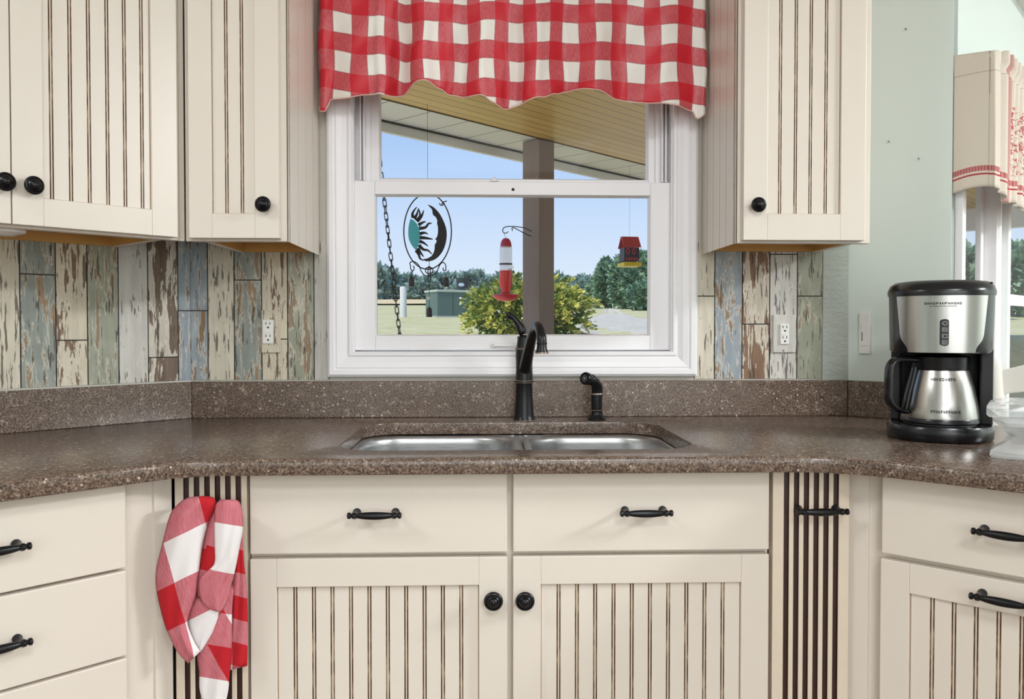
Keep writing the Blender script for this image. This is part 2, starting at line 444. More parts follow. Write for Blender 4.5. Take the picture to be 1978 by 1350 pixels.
# ---------------------------------------------------------------- wallpaper
PAL = {'cream': ((220,211,192),(128,96,62)), 'white': ((212,208,201),(128,104,84)), 'teal': ((148,155,148),(168,134,98)), 'sage': ((162,164,145),(160,132,100)),
       'blue': ((156,166,174),(150,112,70)), 'brown': ((212,203,188),(104,74,50)), 'rust': ((206,194,176),(132,86,50)), 'creambrown': ((220,209,186),(118,82,48))}
def wallpaper(parent, segs, z1t=1.30, z0=1.0):
    """segs: (x0, x1, colour, peel, crack, seed, [cut heights], frame) in the local metres of the wall"""
    b = MB(); bm = b.bm
    uv = bm.loops.layers.uv.verify(); cl = {k: bm.loops.layers.float_color.new(k) for k in ('pcol', 'wcol', 'ppar')}
    for k, (x0, x1, colr, peel, crk, seed, cuts, fr, top) in enumerate(segs):
        zz = [z0] + sorted(cuts) + [top]
        y = -.0022
        # dark joint under the planks
        f = b.face([fr @ Vector(p) for p in ((x0, y+.0012, z0), (x1, y+.0012, z0), (x1, y+.0012, top), (x0, y+.0012, top))], 1)
        for i, (a, c) in enumerate(zip(zz, zz[1:])):
            g = .0012
            lo = a + (g if i else 0); hi = c - (g if i < len(zz)-2 else 0)
            f = b.face([fr @ Vector(p) for p in ((x0+g, y, lo), (x1-g, y, lo), (x1-g, y, hi), (x0+g, y, hi))], 0)
            sd = (seed*.137 + i*.311) % 1
            pk = peel if i else min(1, peel*1.05)
            for l, (uu, vv) in zip(f.loops, ((0, lo), (x1-x0, lo), (x1-x0, hi), (0, hi))):
                l[uv].uv = (uu, vv)
                l[cl['pcol']] = lin(*PAL[colr][0]); l[cl['wcol']] = lin(*PAL[colr][1]); l[cl['ppar']] = (pk, crk, sd, 1)
    return b.build('plank_wallpaper', [M['planks'], M['plank_gap']], parent, recalc=False)
def zc(fr, px, py): return loc(fr, px, py, 0).z
def lx(fr, px): return loc(fr, px, 600, 0).x
TL = lambda p: 1.45
e = [lx(FL, p) for p in (-70, -20, 38, 107, 168, 228, 285, 343)]
wallpaper(wall_left, [
    (e[0], e[1], 'sage', .55, .5, 1, [], FL, 1.32), (e[1], e[2], 'cream', .12, .95, 2, [], FL, 1.32),
    (e[2], e[3], 'teal', .62, .6, 3, [zc(FL, 70, 530)], FL, 1.32), (e[3], e[4], 'creambrown', .62, .5, 4, [zc(FL, 140, 657)], FL, 1.32),
    (e[4], e[5], 'sage', .56, .65, 5, [], FL, 1.32), (e[5], e[6], 'white', .34, .65, 6, [], FL, 1.32),
    (e[6], e[7], 'brown', .82, .7, 7, [zc(FL, 314, 690)], FL, 1.32), (e[7], -.0001, 'blue', .50, .4, 8, [zc(FL, 355, 600)], FL, 1.32)])
e = [lx(FB, p) for p in (402, 453, 506, 556, 607, 636)]
wp = [(-.668, e[0], 'blue', .50, .4, 8.3, [zc(FB, 372, 600)], FB, 1.32), (e[0], e[1], 'cream', .14, .9, 9, [], FB, 1.32),
    (e[1], e[2], 'teal', .6, .6, 10, [zc(FB, 480, 541)], FB, 1.32), (e[2], e[3], 'creambrown', .6, .6, 11, [zc(FB, 530, 655)], FB, 1.32),
    (e[3], e[4], 'sage', .56, .65, 12, [], FB, 1.32), (e[4], e[5], 'white', .15, .5, 13, [], FB, 1.32)]
e = [lx(FB, p) for p in (1341, 1380, 1433, 1486, 1539, 1588, 1629)]
wp += [(e[0], e[1], 'cream', .14, .75, 14, [zc(FB, 1360, 572)], FB, 1.32), (e[1], e[2], 'blue', .58, .35, 15, [], FB, 1.32),
    (e[2], e[3], 'rust', .74, .7, 16, [zc(FB, 1460, 626)], FB, 1.32), (e[3], e[4], 'white', .3, .85, 17, [zc(FB, 1512, 491.5)], FB, 1.32),
    (e[4], e[5], 'sage', .45, .8, 18, [zc(FB, 1562, 572)], FB, 1.32)]
wallpaper(wall_back, wp)
MB(FB).box(e[5]+.001, .862, -.002, -.0005, .99, 1.60).build('textured_strip', M['teal_texture'], wall_back)

# ---------------------------------------------------------------- kitchen window
def framed(b, x0, x1, z0, z1, prof, m=0):
    """mitred frame: prof = (distance inwards from the outer edge, y) pairs"""
    rings = []
    for d, y in prof:
        rings.append([(x0+d, y, z0+d), (x1-d, y, z0+d), (x1-d, y, z1-d), (x0+d, y, z1-d)])
    R = [[b._v(p) for p in r] for r in rings]
    for a, c in zip(R, R[1:] + R[:1]):
        for i in range(4): b.face([a[i], a[(i+1)%4], c[(i+1)%4], c[i]], m)
    return b
def pxb(px, py, yl): p = loc(FB, px, py, yl); return p.x, p.z
win = thing('window_1', 'white double-hung window over the kitchen sink', 'window', FB, (.07, .05, WZ0))
win['kind'] = 'structure'
cx0, cz0 = pxb(633, 728, -.012); cx1, _ = pxb(1346, 728, -.012)
cz1 = 1.93
b = MB(FB); framed(b, cx0, cx1, cz0, cz1, [(0, 0), (0, -.016), (.006, -.021), (.016, -.021), (.019, -.017), (.022, -.019), (.034, -.016), (.046, -.010), (.049, -.013), (.056, -.013), (.058, -.008), (.058, .0)])
b.build('casing', M['trim'], win, bevel=.0008)
b = MB(FB); framed(b, cx0+.052, cx1-.052, cz0+.050, cz1-.05, [(0, -.004), (0, TH), (.008, TH), (.008, -.004)])
b.build('jamb_liner', M['vinyl'], win)
# side tracks seen beside the upper sash
lz0, lz1 = pxb(1000, 676, .02)[1], pxb(1000, 352, .02)[1]
lx0, lx1 = pxb(686, 500, .02)[0], pxb(1296, 500, .02)[0]
gx0, gz0 = pxb(727, 648, .034); gx1, gz1 = pxb(1253, 381, .034)
def sash(name, x0, x1, z0, z1, g, y0, y1, m):
    s = MB(FB); gx0, gx1, gz0, gz1 = g
    s.box(x0, gx0, y0, y1, z0, z1); s.box(gx1, x1, y0, y1, z0, z1); s.box(gx0, gx1, y0, y1, z0, gz0); s.box(gx0, gx1, y0, y1, gz1, z1)
    o = s.build(name, m, win, bevel=.0015)
    bead = MB(FB); framed(bead, gx0-.001, gx1+.001, gz0-.001, gz1+.001, [(0, y0+.002), (.0035, y0+.010), (.0035, y1-.004), (0, y1-.002)])
    bead.build('glazing_bead', M['vinyl'], o)
    MB(FB).box(gx0, gx1, y0+.016, y0+.019, gz0, gz1).build('glass_pane', M['glass'], o)
    return o
low = sash('lower_sash', lx0, lx1, lz0, lz1, (gx0, gx1, gz0, gz1), .012, .040, M['vinyl'])
ux0, _ = pxb(734, 300, .06); ux1, uz0 = pxb(1250, 350, .06)
up_ = sash('upper_sash', lx0+.004, lx1-.004, uz0-.026, 1.86, (ux0, ux1, uz0, 1.825), .046, .074, M['vinyl'])
b = MB(FB)
for xx in (lx0+.012, lx0+.020): b.box(xx, xx+.003, .018, .046, lz1+.002, 1.87)
for xx in (lx1-.015, lx1-.023): b.box(xx, xx+.003, .018, .046, lz1+.002, 1.87)
b.box(lx0-.004, lx0+.034, .038, .0455, lz1+.002, 1.87); b.box(lx1-.034, lx1+.004, .038, .0455, lz1+.002, 1.87)
b.build('sash_track', M['vinyl'], win)
# lock on the meeting rail, pin hole, drain screws, folding latch on the bottom rail
p = loc(FB, 955, 351, .03)
b = MB(FB).box(p.x-.010, p.x+.010, .020, .040, p.z, p.z+.003); b.lathe([(.004, 0), (.004, .006), (.002, .008)], (p.x, .03, p.z+.003), n=14); b.build('sash_lock', M['vinyl'], low, bevel=.0006)
p = loc(FB, 991, 366, .012)
MB(FB).lathe([(.0035, 0), (.0035, .001), (.002, .0015)], (p.x, .012, p.z), 'Y', 14).build('rail_plug', M['slot'], low)
p = loc(FB, 953, 666, .008)
b = MB(FB); b.lathe([(.0085, 0), (.008, .006), (.004, .008)], (p.x, .012, p.z), 'Y', 20)
b.box(p.x, p.x+.062, -.001, .004, p.z-.0035, p.z+.0045)
lt = b.build('latch_lever', M['white_plate'], low, bevel=.0008)
MB(FB).lathe([(.002, 0), (.002, .001)], (p.x, .003, p.z), 'Y', 12).build('screw', M['button'], lt)

# ---------------------------------------------------------------- nook windows
def nook_window(name, x0, x1, lab):
    w = thing(name, lab, 'window', FN, ((x0+x1)/2, .05, NZ0)); w['kind'] = 'structure'
    b = MB(FN); framed(b, x0, x1, NZ0, NZ1, [(-.022, 0), (-.022, -.016), (-.004, -.018), (.004, -.010), (.006, .004), (.006, TN+.004), (0, TN+.004), (0, 0)])
    b.build('casing', M['trim'], w, bevel=.001)
    zm = 1.195
    for nm, z0, z1, y in (('lower_sash', NZ0+.006, zm+.014, .003), ('upper_sash', zm-.014, NZ1-.006, .017)):
        s = MB(FN); st = .026
        s.box(x0+.006, x0+.006+st, y, y+.013, z0, z1); s.box(x1-.006-st, x1-.006, y, y+.013, z0, z1)
        s.box(x0+.006+st, x1-.006-st, y, y+.013, z0, z0+.03); s.box(x0+.006+st, x1-.006-st, y, y+.013, z1-.03, z1)
        o = s.build(nm, M['vinyl'], w, bevel=.0012)
        MB(FN).box(x0+.03, x1-.03, y+.005, y+.008, z0+.028, z1-.028).build('glass_pane', M['glass'], o)
    return w
nook_window('window_2', NA0, NA1, 'narrow white double-hung nook window next to the green wall')
nook_window('window_3', NB0, NB1, 'white double-hung nook window at the right edge of the photo')

# ---------------------------------------------------------------- cabinets
GY = .0026
def bead_profile(x0, x1, grooves, y, edge=True):
    """(x, y, material of the face to the next point)"""
    P = []
    if edge: P += [(x0, y+.0005, 2), (x0+.0014, y, 0)]
    else: P += [(x0, y, 0)]
    for g in grooves:
        for c in (-.0022, .0022):
            P[-1] = P[-1][:2] + (0 if c < 0 else 3,)
            P += [(g+c-.0011, y, 1), (g+c, y+.0016, 1), (g+c+.0011, y, 0)]
    if edge: P += [(x1-.0014, y, 2), (x1, y+.0005, 0)]
    else: P += [(x1, y, 0)]
    return P
def bead_panel(T, x0, x1, z0, z1, grooves, y, parent, name='panel', edge=True):
    b = MB(T); P = bead_profile(x0, x1, grooves, y, edge)
    lo = [b._v((x, yy, z0)) for x, yy, _ in P]; hi = [b._v((x, yy, z1)) for x, yy, _ in P]
    for i in range(len(P)-1): b.face([lo[i], lo[i+1], hi[i+1], hi[i]], {0: 0, 1: 1, 2: 2, 3: 3}[P[i][2]])
    if edge:
        for z, dz in ((z0, .001), (z1-.0014, .0014)):
            b.face([(x0, y-.0003, z), (x1, y-.0003, z), (x1, y-.0003, z+dz), (x0, y-.0003, z+dz)], 2)
    # back
    b.face([(x1, y+.006, z0), (x0, y+.006, z0), (x0, y+.006, z1), (x1, y+.006, z1)], 0)
    return b.build(name, [M['cream'], M['glaze'], M['glaze_line'], M['bead']], parent, recalc=False)
M['bead'] = plain('glazed_bead', lin(212, 198, 178), .4, var=.08, vs=60)
def knob(T, x, y, z, parent, r=.0155):
    b = MB(T); b.lathe([(.006, 0), (.006, .010), (.0085, .012), (r*.96, .0135), (r, .016), (r*.93, .0185), (r*.76, .0195), (r*.72, .0185), (r*.66, .0200), (r*.50, .0225), (r*.46, .0215), (r*.42, .0230), (r*.2, .0256), (0, .026)], (x, y, z), 'Y', 36)
    return b.build('knob', M['black'], parent, smooth=50)
def pull(T, x, y, z, parent, L=.042):
    b = MB(T); yb = y-.026
    for sx in (-1, 1):
        px = x+sx*.031
        b.lathe([(.0066, 0), (.0066, .003), (.0046, .006), (.0042, .024), (.0052, .028), (.003, .031)], (px, y, z), 'Y', 18)
        e = []
        for d, r in ((.027, .0036), (.031, .0056), (.0345, .0050), (.0355, .0034), (.0368, .0034), (.038, .0052), (.0415, .0052), (.043, .003), (.0432, .0001)): e.append((x+sx*d, r))
        b.loops([[(xx, yb+r*math.cos(2*PI*k/16), z+r*math.sin(2*PI*k/16)) for k in range(16)] for xx, r in e])
    n = 18; ring = []
    for i in range(n+1):
        t = -1+2*i/n; r = .0030+.0034*(1-t*t)**.8
        ring.append([(x+t*.031, yb+r*.9*math.cos(2*PI*k/16), z-.0006*(1-t*t)+r*math.sin(2*PI*k/16)) for k in range(16)])
    b.loops(ring)
    return b.build('pull_handle', M['black'], parent, smooth=50)
def door(T, x0, x1, z0, z1, yf, parent, panel, grooves, th=.02, name='door'):
    px0, px1, pz0, pz1 = panel; b = MB(T)
    b.box(x0, px0, yf, yf+th, z0, z1); b.box(px1, x1, yf, yf+th, z0, z1)
    b.box(px0, px1, yf, yf+th, z0, pz0); b.box(px0, px1, yf, yf+th, pz1, z1)
    d = b.build(name, M['cream'], parent, bevel=.0011)
    bead_panel(T, px0, px1, pz0, pz1, grooves, yf+.006, d)
    return d
def front(T, x0, x1, z0, z1, yf, parent, name='drawer', th=.02):
    return MB(T).box(x0, x1, yf, yf+th, z0, z1).build(name, M['cream'], parent, bevel=.002)

# --- upper cabinets
UZ0, UZ1 = 1.286, 2.12
def upper_body(T, x0, x1, yf, t, frame_w=.02, mid=None, ov=.0):
    """carcass with a face frame in front and an underside set up inside the rails"""
    b = MB(T)
    b.box(x0, x0+.014, yf+.019, 0, UZ0+.006, UZ1); b.box(x1-.014, x1, yf+.019, 0, UZ0+.006, UZ1)
    b.box(x0+.014, x1-.014, yf+.019, 0, UZ1-.016, UZ1)
    f = MB(T)
    f.box(x0-ov, x0+frame_w, yf, yf+.019, UZ0, UZ1); f.box(x1-frame_w, x1+ov, yf, yf+.019, UZ0, UZ1)
    f.box(x0+frame_w, x1-frame_w, yf, yf+.019, UZ0, UZ0+.03); f.box(x0+frame_w, x1-frame_w, yf, yf+.019, UZ1-.04, UZ1)
    if mid is not None: f.box(mid-.012, mid+.012, yf, yf+.019, UZ0+.03, UZ1-.04)
    b.build('carcass', M['cream'], t, bevel=.0008); f.build('face_frame', M['cream'], t, bevel=.0008)
    u = MB(T); u.box(x0+.014, x1-.014, yf+.019, -.012, UZ0+.026, UZ0+.034); u.box(x0+.014, x1-.014, -.012, 0, UZ0+.007, UZ0+.05)
    u.box(x0+.014, x0+.0165, yf+.019, -.012, UZ0+.007, UZ0+.026); u.box(x1-.0165, x1-.014, yf+.019, -.012, UZ0+.007, UZ0+.026)
    u.build('underside', M['wood'], t)
# left pair of doors
WLD, WLF = -.312, -.292
def ul(px, py, w=WLD): return loc(FL, px, py, w)
t = thing('upper_cabinet', 'cream wall cabinet with two doors in the upper left corner', 'cabinet', FL, (-.45, -.15, UZ0))
xr = ul(344, 456).x; xm0, xm1 = ul(22, 430).x, ul(24.5, 430).x
xw = xr-xm1
upper_body(FL, xm0-xw-.012, xr+.012, WLF, t, .03, (xm0+xm1)/2)
MB(FL).box(xr+.0125, -.1528, WLF+.0005, WLF+.012, UZ0, UZ1).build('corner_filler', M['cream'], t)
gs = [ul(p, 380).x for p in (103, 140, 176, 211.5, 245, 278)]
zp0 = ul(200, 395).z
zd0 = UZ0+.004
d = door(FL, xm1, xr, zd0, UZ1-.01, WLD, t, (ul(85, 384).x, ul(294.5, 405).x, zp0, UZ1-.06), gs)
p = ul(60, 360); knob(FL, p.x, WLD, p.z, d)
mirror = lambda x: xm0-(x-xm1)
d2 = door(FL, xm0-xw, xm0, zd0, UZ1-.01, WLD, t, (mirror(ul(294.5, 405).x), mirror(ul(85, 384).x), zp0, UZ1-.06), [mirror(g) for g in gs][::-1])
p = ul(5, 353); knob(FL, p.x, WLD, p.z, d2)
p = loc(FL, 10, 447, -.25)
b = MB(FL); b.lathe([(.034, 0), (.036, .004), (.034, .009), (.012, .0095), (0, .0095)], (p.x, -.235, UZ0-.004), n=28); b.lathe([(.020, -.004), (.028, 0), (.028, .001)], (p.x, -.235, UZ0-.004), n=28)
b.box(p.x-.02, p.x+.02, -.25, -.22, UZ0+.005, UZ0+.027)
b.build('puck_light', M['crystal_matte'] if 'crystal_matte' in M else M['white_plate'], t, smooth=40)
# single door left of the window
YCF, YCD = 1.625-1.94, 1.605-1.94
def uc(px, py, y=YCD): return loc(FB, px, py, y)
t = thing('upper_cabinet', 'narrow cream wall cabinet left of the red checked valance', 'cabinet', FB, (-.46, -.15, UZ0))
x0, x1 = uc(365, 458).x, uc(539.5, 460).x
xs = -.375
upper_body(FB, x0-.003, xs, YCF, t, .02)
MB(FB).box(x0-.0125, x0-.0032, YCF+.001, YCF+.010, UZ0, UZ1).build('corner_filler', M['cream'], t)
d = door(FB, x0, x1, zd0, UZ1-.01, YCD, t, (uc(409, 410).x, uc(492, 410).x, uc(450, 412).z, UZ1-.06), [uc(436, 300).x, uc(466, 300).x])
p = uc(509, 395, YCD-.01); knob(FB, p.x, YCD, p.z, d, .015)
def side_beads(T, xs, y0, y1, sgn, t, n=3):
    b = MB(T); P = [(y0, 0, 0)]
    ys = [y0+.010, y0+.016] + [y0+.02+(y1-y0-.02)*(k+1)/(n+1) for k in range(n)]
    for k, g in enumerate(ys):
        w = .0016 if k < 2 else .0009
        P += [(g-w, 0, 1 if k < 2 else 2), (g, -.0014, 1 if k < 2 else 2), (g+w, 0, 0)]
    P += [(y1, 0, 0)]
    lo = [b._v((xs+sgn*(.002+d), y, UZ0)) for y, d, _ in P]; hi = [b._v((xs+sgn*(.002+d), y, UZ1)) for y, d, _ in P]
    for i in range(len(P)-1): b.face([lo[i], lo[i+1], hi[i+1], hi[i]], P[i][2])
    return b.build('side_panel', [M['cream'], M['glaze'], M['glaze_line']], t, recalc=True)
side_beads(FB, xs, YCF+.002, -.001, 1, t)
# single door right of the window
YRF, YRD = 1.672-1.94, 1.652-1.94
def ur(px, py, y=YRD): return loc(FB, px, py, y)
t = thing('upper_cabinet', 'cream wall cabinet right of the red checked valance', 'cabinet', FB, (.65, -.13, UZ0))
xs0, xs1 = .515, ur(1680, 460, YRF).x
UZ0 = 1.291; zd0 = UZ0+.004
upper_body(FB, xs0, xs1, YRF, t, .02)
x0, x1 = ur(1436, 455).x, ur(1671, 455).x
d = door(FB, x0, x1, zd0, UZ1-.01, YRD, t, (ur(1482.5, 410).x, ur(1623.5, 410).x, ur(1550, 413).z, UZ1-.06), [ur(p, 300).x for p in (1508.5, 1538.5, 1567.4, 1597)])
p = ur(1464, 396, YRD-.01); knob(FB, p.x, YRD, p.z, d, .015)
side_beads(FB, xs0, YRF+.002, -.001, -1, t, 4)
# glaze lines down the right side's front edge
MB(FB).box(xs1+.0002, xs1+.0012, YRF+.004, YRF+.016, UZ0+.004, UZ1).build('edge_groove', M['glaze'], t)

# --- base cabinets
BT = .886
def bodybox(T, x0, x1, yf, yb, t, z1=.888, name='carcass'):
    b = MB(T); b.box(x0, x1, yf, yb, .1, z1); b.box(x0, x1, yf+.06, yb, 0, .1)
    return b.build(name, M['cream'], t, bevel=.001)
YBD = 1.35-1.94; YBF = YBD+.02
t = thing('sink_base_cabinet', 'wide cream sink cabinet with two drawer fronts and two beadboard doors', 'cabinet', FB, (.05, -.28, 0))
def bc(px, py, y=YBD): return loc(FB, px, py, y)
b = MB(FB); xl, xr_ = bc(478, 1000).x, bc(1491, 1000).x
b.box(xl, xl+.02, YBF, -.01, .1, .888); b.box(xr_-.02, xr_, YBF, -.01, .1, .888); b.box(xl+.02, xr_-.02, YBF, YBF+.02, .1, .888); b.box(xl+.02, xr_-.02, YBF+.06, -.01, .1, .12); b.box(xl, xr_, YBF+.06, -.01, 0, .1)
b.build('carcass', M['cream'], t, bevel=.001)
dx = [bc(482.5, 1000).x, bc(980, 1000).x, bc(991, 1000).x, bc(1486, 1000).x]
for k in (0, 1):
    a, c = dx[2*k], dx[2*k+1]
    dr = front(FB, a, c, .755, .8845, YBD, t, 'false_drawer')
    p = bc((727, 1243)[k], 990); pull(FB, p.x, YBD, .8225, dr)
    pa, pc = (bc(534, 1135).x, bc(925, 1135).x) if k == 0 else (bc(1045, 1130).x, bc(1432, 1130).x)
    g = [pa+(pc-pa)*(i+.97)/10.94 for i in range(10)]
    dd = door(FB, a, c, .13, .7475, YBD, t, (pa, pc, .19, .7015), g)
    p = bc((953, 1014)[k], 1160, YBD-.012); knob(FB, p.x, YBD, p.z, dd)
# striped pull-outs on either side of it
def pullout(px0, px1, first, lab):
    x0, x1 = bc(px0, 1000).x, bc(px1, 1000).x
    t = thing('pullout_cabinet', lab, 'cabinet', FB, ((x0+x1)/2, -.3, 0), 'striped pull-outs flanking the sink cabinet')
    b = MB(FB); b.box(x0+.004, x1-.004, YBF, -.03, .1, .888); b.box(x0+.004, x1-.004, YBF+.06, -.03, 0, .1); b.build('carcass', M['cream'], t)
    b = MB(FB); P = [(x0, 0, 0)]
    for k in range(6):
        c = first+k*.01655
        P += [(c-.0052, 0, 0), (c-.0043, .0010, 1), (c-.0043, .005, 1), (c+.0043, .005, 1), (c+.0043, .0010, 0), (c+.0052, 0, 0)]
    P += [(x1, 0, 0)]
    z0, z1 = .12, .8885
    lo = [b._v((x, YBD+y, z0)) for x, y, _ in P]; hi = [b._v((x, YBD+y, z1)) for x, y, _ in P]
    for i in range(len(P)-1): b.face([lo[i], lo[i+1], hi[i+1], hi[i]], P[i][2])
    bl = [b._v((x, YBD+.02, z)) for x, z in ((x0, z0), (x1, z0), (x1, z1), (x0, z1))]
    b.face([bl[1], bl[0], bl[3], bl[2]]); b.face([lo[0], hi[0], bl[3], bl[0]]); b.face([hi[-1], lo[-1], bl[1], bl[2]])
    f = b.build('fluted_front', [M['cream_warm'], M['stripe']], t, recalc=False)
    return t, f, x0, x1
tl, fl_, plx0, plx1 = pullout(338, 477, bc(336+359.5-336-0.0, 1000).x, 'cream pull-out with dark vertical stripes and a checked towel, left of sink cabinet')
pull(FB, (plx0+plx1)/2+.004, YBD, .8225, fl_)
tr, fr_, prx0, prx1 = pullout(1493, 1640, bc(1519.5, 1000).x, 'cream pull-out with dark vertical stripes and a bare handle, right of sink cabinet')
p = bc(1577, 990); pull(FB, p.x, YBD, .8225, fr_)
# left drawer stack
WBD, WBF = -.555, -.535
def bl_(px, py, w=WBD): return loc(FL, px, py, w)
xr_ = bl_(243.5, 1000).x; xl = -.737; xc = (xr_+xl)/2
t = thing('drawer_cabinet', 'cream drawer stack at the left edge below the counter', 'cabinet', FL, (xc, -.27, 0))
bodybox(FL, xl-.02, -.3005, WBF, -.03, t)
MB(FL).box(-.325, -.2962, WBF-.004, WBF+.0, .1, .888).build('filler_strip', M['cream'], t, bevel=.001)
for z0, z1, ph in ((.7555, .8835, .8155), (.621, .751, .683), (.486, .617, .55), (.14, .482, .4)):
    d = front(FL, xl, xr_, z0, z1, WBD, t)
    pull(FL, -.556, WBD, ph+.005, d)
# right base cabinet
RBD, RBF = -.605, -.585
def br(px, py, w=RBD): return loc(FR, px, py, w)
xl = br(1703, 1000).x; xr_ = xl+.40
t = thing('base_cabinet', 'cream base cabinet with drawer over pull-handled beadboard door, right edge', 'cabinet', FR, ((xl+xr_)/2, -.3, 0))
bodybox(FR, .2455, xr_+.02, RBF, -.03, t)
MB(FR).box(.2292, .262, RBF-.003, RBF, .1, .888).build('filler_strip', M['cream'], t, bevel=.001)
d = front(FR, xl, xr_, .7595, .8855, RBD, t)
hc = br(1895, 1030).x+.036
pull(FR, hc, RBD, .8225, d)
pa = br(1756, 1150).x; pc = xr_-(pa-xl)
g = [br(p, 1250).x for p in (1798, 1840, 1883, 1927, 1972)]
st = (g[-1]-g[0])/4
while g[-1]+st < pc-.01: g.append(g[-1]+st)
d = door(FR, xl-.001, xr_, .13, .7505, RBD, t, (pa, pc, .19, .7035), g)
pull(FR, hc-.002, RBD, .7265, d)
# ================================================================ COUNTERTOP
ZT, ZB = .914, .889
def rrect(x0, x1, y0, y1, r, n=8):
    P = []
    for cx, cy, a0 in ((x1-r, y1-r, 0), (x0+r, y1-r, 90), (x0+r, y0+r, 180), (x1-r, y0+r, 270)):
        for i in range(n+1):
            a = math.radians(a0+90*i/n); P.append((cx+r*math.cos(a), cy+r*math.sin(a)))
    return P
def offset_poly(P, d):
    """moves a counter-clockwise outline inwards by d"""
    out = []; n = len(P)
    for i in range(n):
        a, b_, c = Vector(P[i-1]), Vector(P[i]), Vector(P[(i+1)%n])
        e1 = (b_-a).normalized(); e2 = (c-b_).normalized()
        n1 = Vector((-e1.y, e1.x)); n2 = Vector((-e2.y, e2.x)); m = n1+n2
        k = d/max(.35, m.length_squared/2)/1.0
        out.append(tuple(b_ + m*.5*k*1.0) if m.length > 1e-6 else tuple(b_+n1*d))
    return out
def flp(x, y): p = FL @ Vector((x, y, 0)); return (p.x, p.y)
def frp(x, y): p = FR @ Vector((x, y, 0)); return (p.x, p.y)
YF = 1.312; WL, WR = .596, .648
def bend(P, A, B, r, n=8):
    A, B, P = Vector(A), Vector(B), Vector(P)
    a = P + (A-P).normalized()*r; c = P + (B-P).normalized()*r
    return [tuple(a*(1-t)**2 + P*2*t*(1-t) + c*t*t) for t in [i/n for i in range(n+1)]]
q = 1/S2*(1.94-YF)
def meet(w, sgn):
    u = q - w
    return (CL.x - S2*u + S2*w, YF) if sgn < 0 else (CR.x + S2*u - S2*w, YF)
PLb, PRb = meet(WL, -1), meet(WR, 1)
outl = [flp(-1.6, -WL)] + bend(PLb, flp(-1.6, -WL), PRb, .06) + bend(PRb, PLb, frp(1.1, -WR), .09) + [frp(1.1, -WR), frp(1.1, -.001), (CR.x-.001*.4, 1.939), (CL.x+.001*.4, 1.939), flp(-1.6, -.001)]
# outline runs counter-clockwise seen from above (front edge left to right)
cut = rrect(-.250, .373, 1.405, 1.812, .078, 10)
b = MB(); bm = b.bm
def ringv(P, z): return [bm.verts.new((x, y, z)) for x, y in P]
rr = .009
rings = []
for k in range(6):
    a = math.radians(90*k/5); rings.append(ringv(offset_poly(outl, rr*(1-math.sin(a))), ZT-rr*(1-math.cos(a))))
rings.append(ringv(outl, ZB+.003)); rings.append(ringv(offset_poly(outl, .003), ZB))
inner = []
ccut = cut[::-1]      # clockwise: its inside is the slab
for k in range(4):
    a = math.radians(90*k/3); inner.append(ringv(offset_poly(ccut, .003*(1-math.sin(a))), ZT-.003*(1-math.cos(a))))
inner.append(ringv(ccut, ZB))
for R in (rings, inner):
    for p, c in zip(R, R[1:]):
        n = len(p)
        for i in range(n): bm.faces.new([p[i], p[(i+1)%n], c[(i+1)%n], c[i]])
def loop_edges(r): return [bm.edges.get((r[i], r[(i+1)%len(r)])) or bm.edges.new((r[i], r[(i+1)%len(r)])) for i in range(len(r))]
bmesh.ops.triangle_fill(bm, use_beauty=True, edges=loop_edges(rings[0])+loop_edges(inner[0]), normal=(0,0,1))
bmesh.ops.triangle_fill(bm, use_beauty=True, edges=loop_edges(rings[-1])+loop_edges(inner[-1]), normal=(0,0,-1))
counter = b.build('countertop', M['quartz'], smooth=35, base=(.05, 1.5, ZB))
tag(counter, 'brown speckled quartz countertop bending around the sink', 'countertop')
ZS = .9965
b = MB(); d = .02*math.tan(math.radians(22.5))
# three lengths of upstand, mitred at the corners
L0 = [flp(-1.6, -.001), flp(-1.6, -.02), flp(-d, -.02), flp(0, -.001)]
MB().prism([L0[0], L0[1], L0[2], L0[3]], ZT, ZS).build('backsplash', M['quartz'], counter, bevel=.0015)
MB(FB).prism([(CL.x+.0006, -.001), (CL.x+d+.0004, -.02), (CR.x-d-.0006, -.02), (CR.x-.0006, -.001)], ZT, ZS+.0004).build('backsplash', M['quartz'], counter, bevel=.0015)
MB(FR).prism([(.0006, -.001), (d+.0006, -.02), (.222, -.02), (.222, -.001)], ZT, ZS).build('backsplash', M['quartz'], counter, bevel=.0015)

# ---------------------------------------------------------------- sink
sink = thing('kitchen_sink', 'stainless double-bowl undermount sink in the brown counter', 'sink', at=(.06, 1.6, .69))
def bowl(x0, x1, y0, y1):
    b = MB()
    R = [(.019, .8875), (.010, .887), (.004, .884), (.0008, .877), (0, .868), (-.006, .76), (-.012, .72), (-.030, .700), (-.060, .694)]
    b.loops([[(x, y, z) for x, y in rrect(x0-o, x1+o, y0-o, y1+o, max(.085+o, .03), 10)] for o, z in R], 0, False, True)
    o = b.build('bowl', M['sink_steel'], sink, smooth=60)
    cx, cy = (x0+x1)/2, (y0+y1)/2+.03
    MB().lathe([(.045, .6945), (.045, .697), (.036, .6975), (.034, .695), (.010, .695), (0, .699)], (cx, cy, 0), n=28).build('drain', M['steel'], o, smooth=40)
SX = (-.243, .060, .101, .366)
bowl(SX[0], SX[1], 1.412, 1.806); bowl(SX[2], SX[3], 1.412, 1.800)
b = MB()      # low divider, higher in the middle of its width
sec = [(-.0245, -.030), (-.0205, -.012), (-.0175, -.004), (-.010, 0), (.010, 0), (.0175, -.004), (.0205, -.012), (.0245, -.030)]
xm = (SX[1]+SX[2])/2
ring = []
for y, dz in ((1.398, .0), (1.44, -.001), (1.50, -.002), (1.62, -.003), (1.73, -.002), (1.78, -.001), (1.82, .0)): ring.append([(xm+x, y, .8872+z+dz) for x, z in sec])
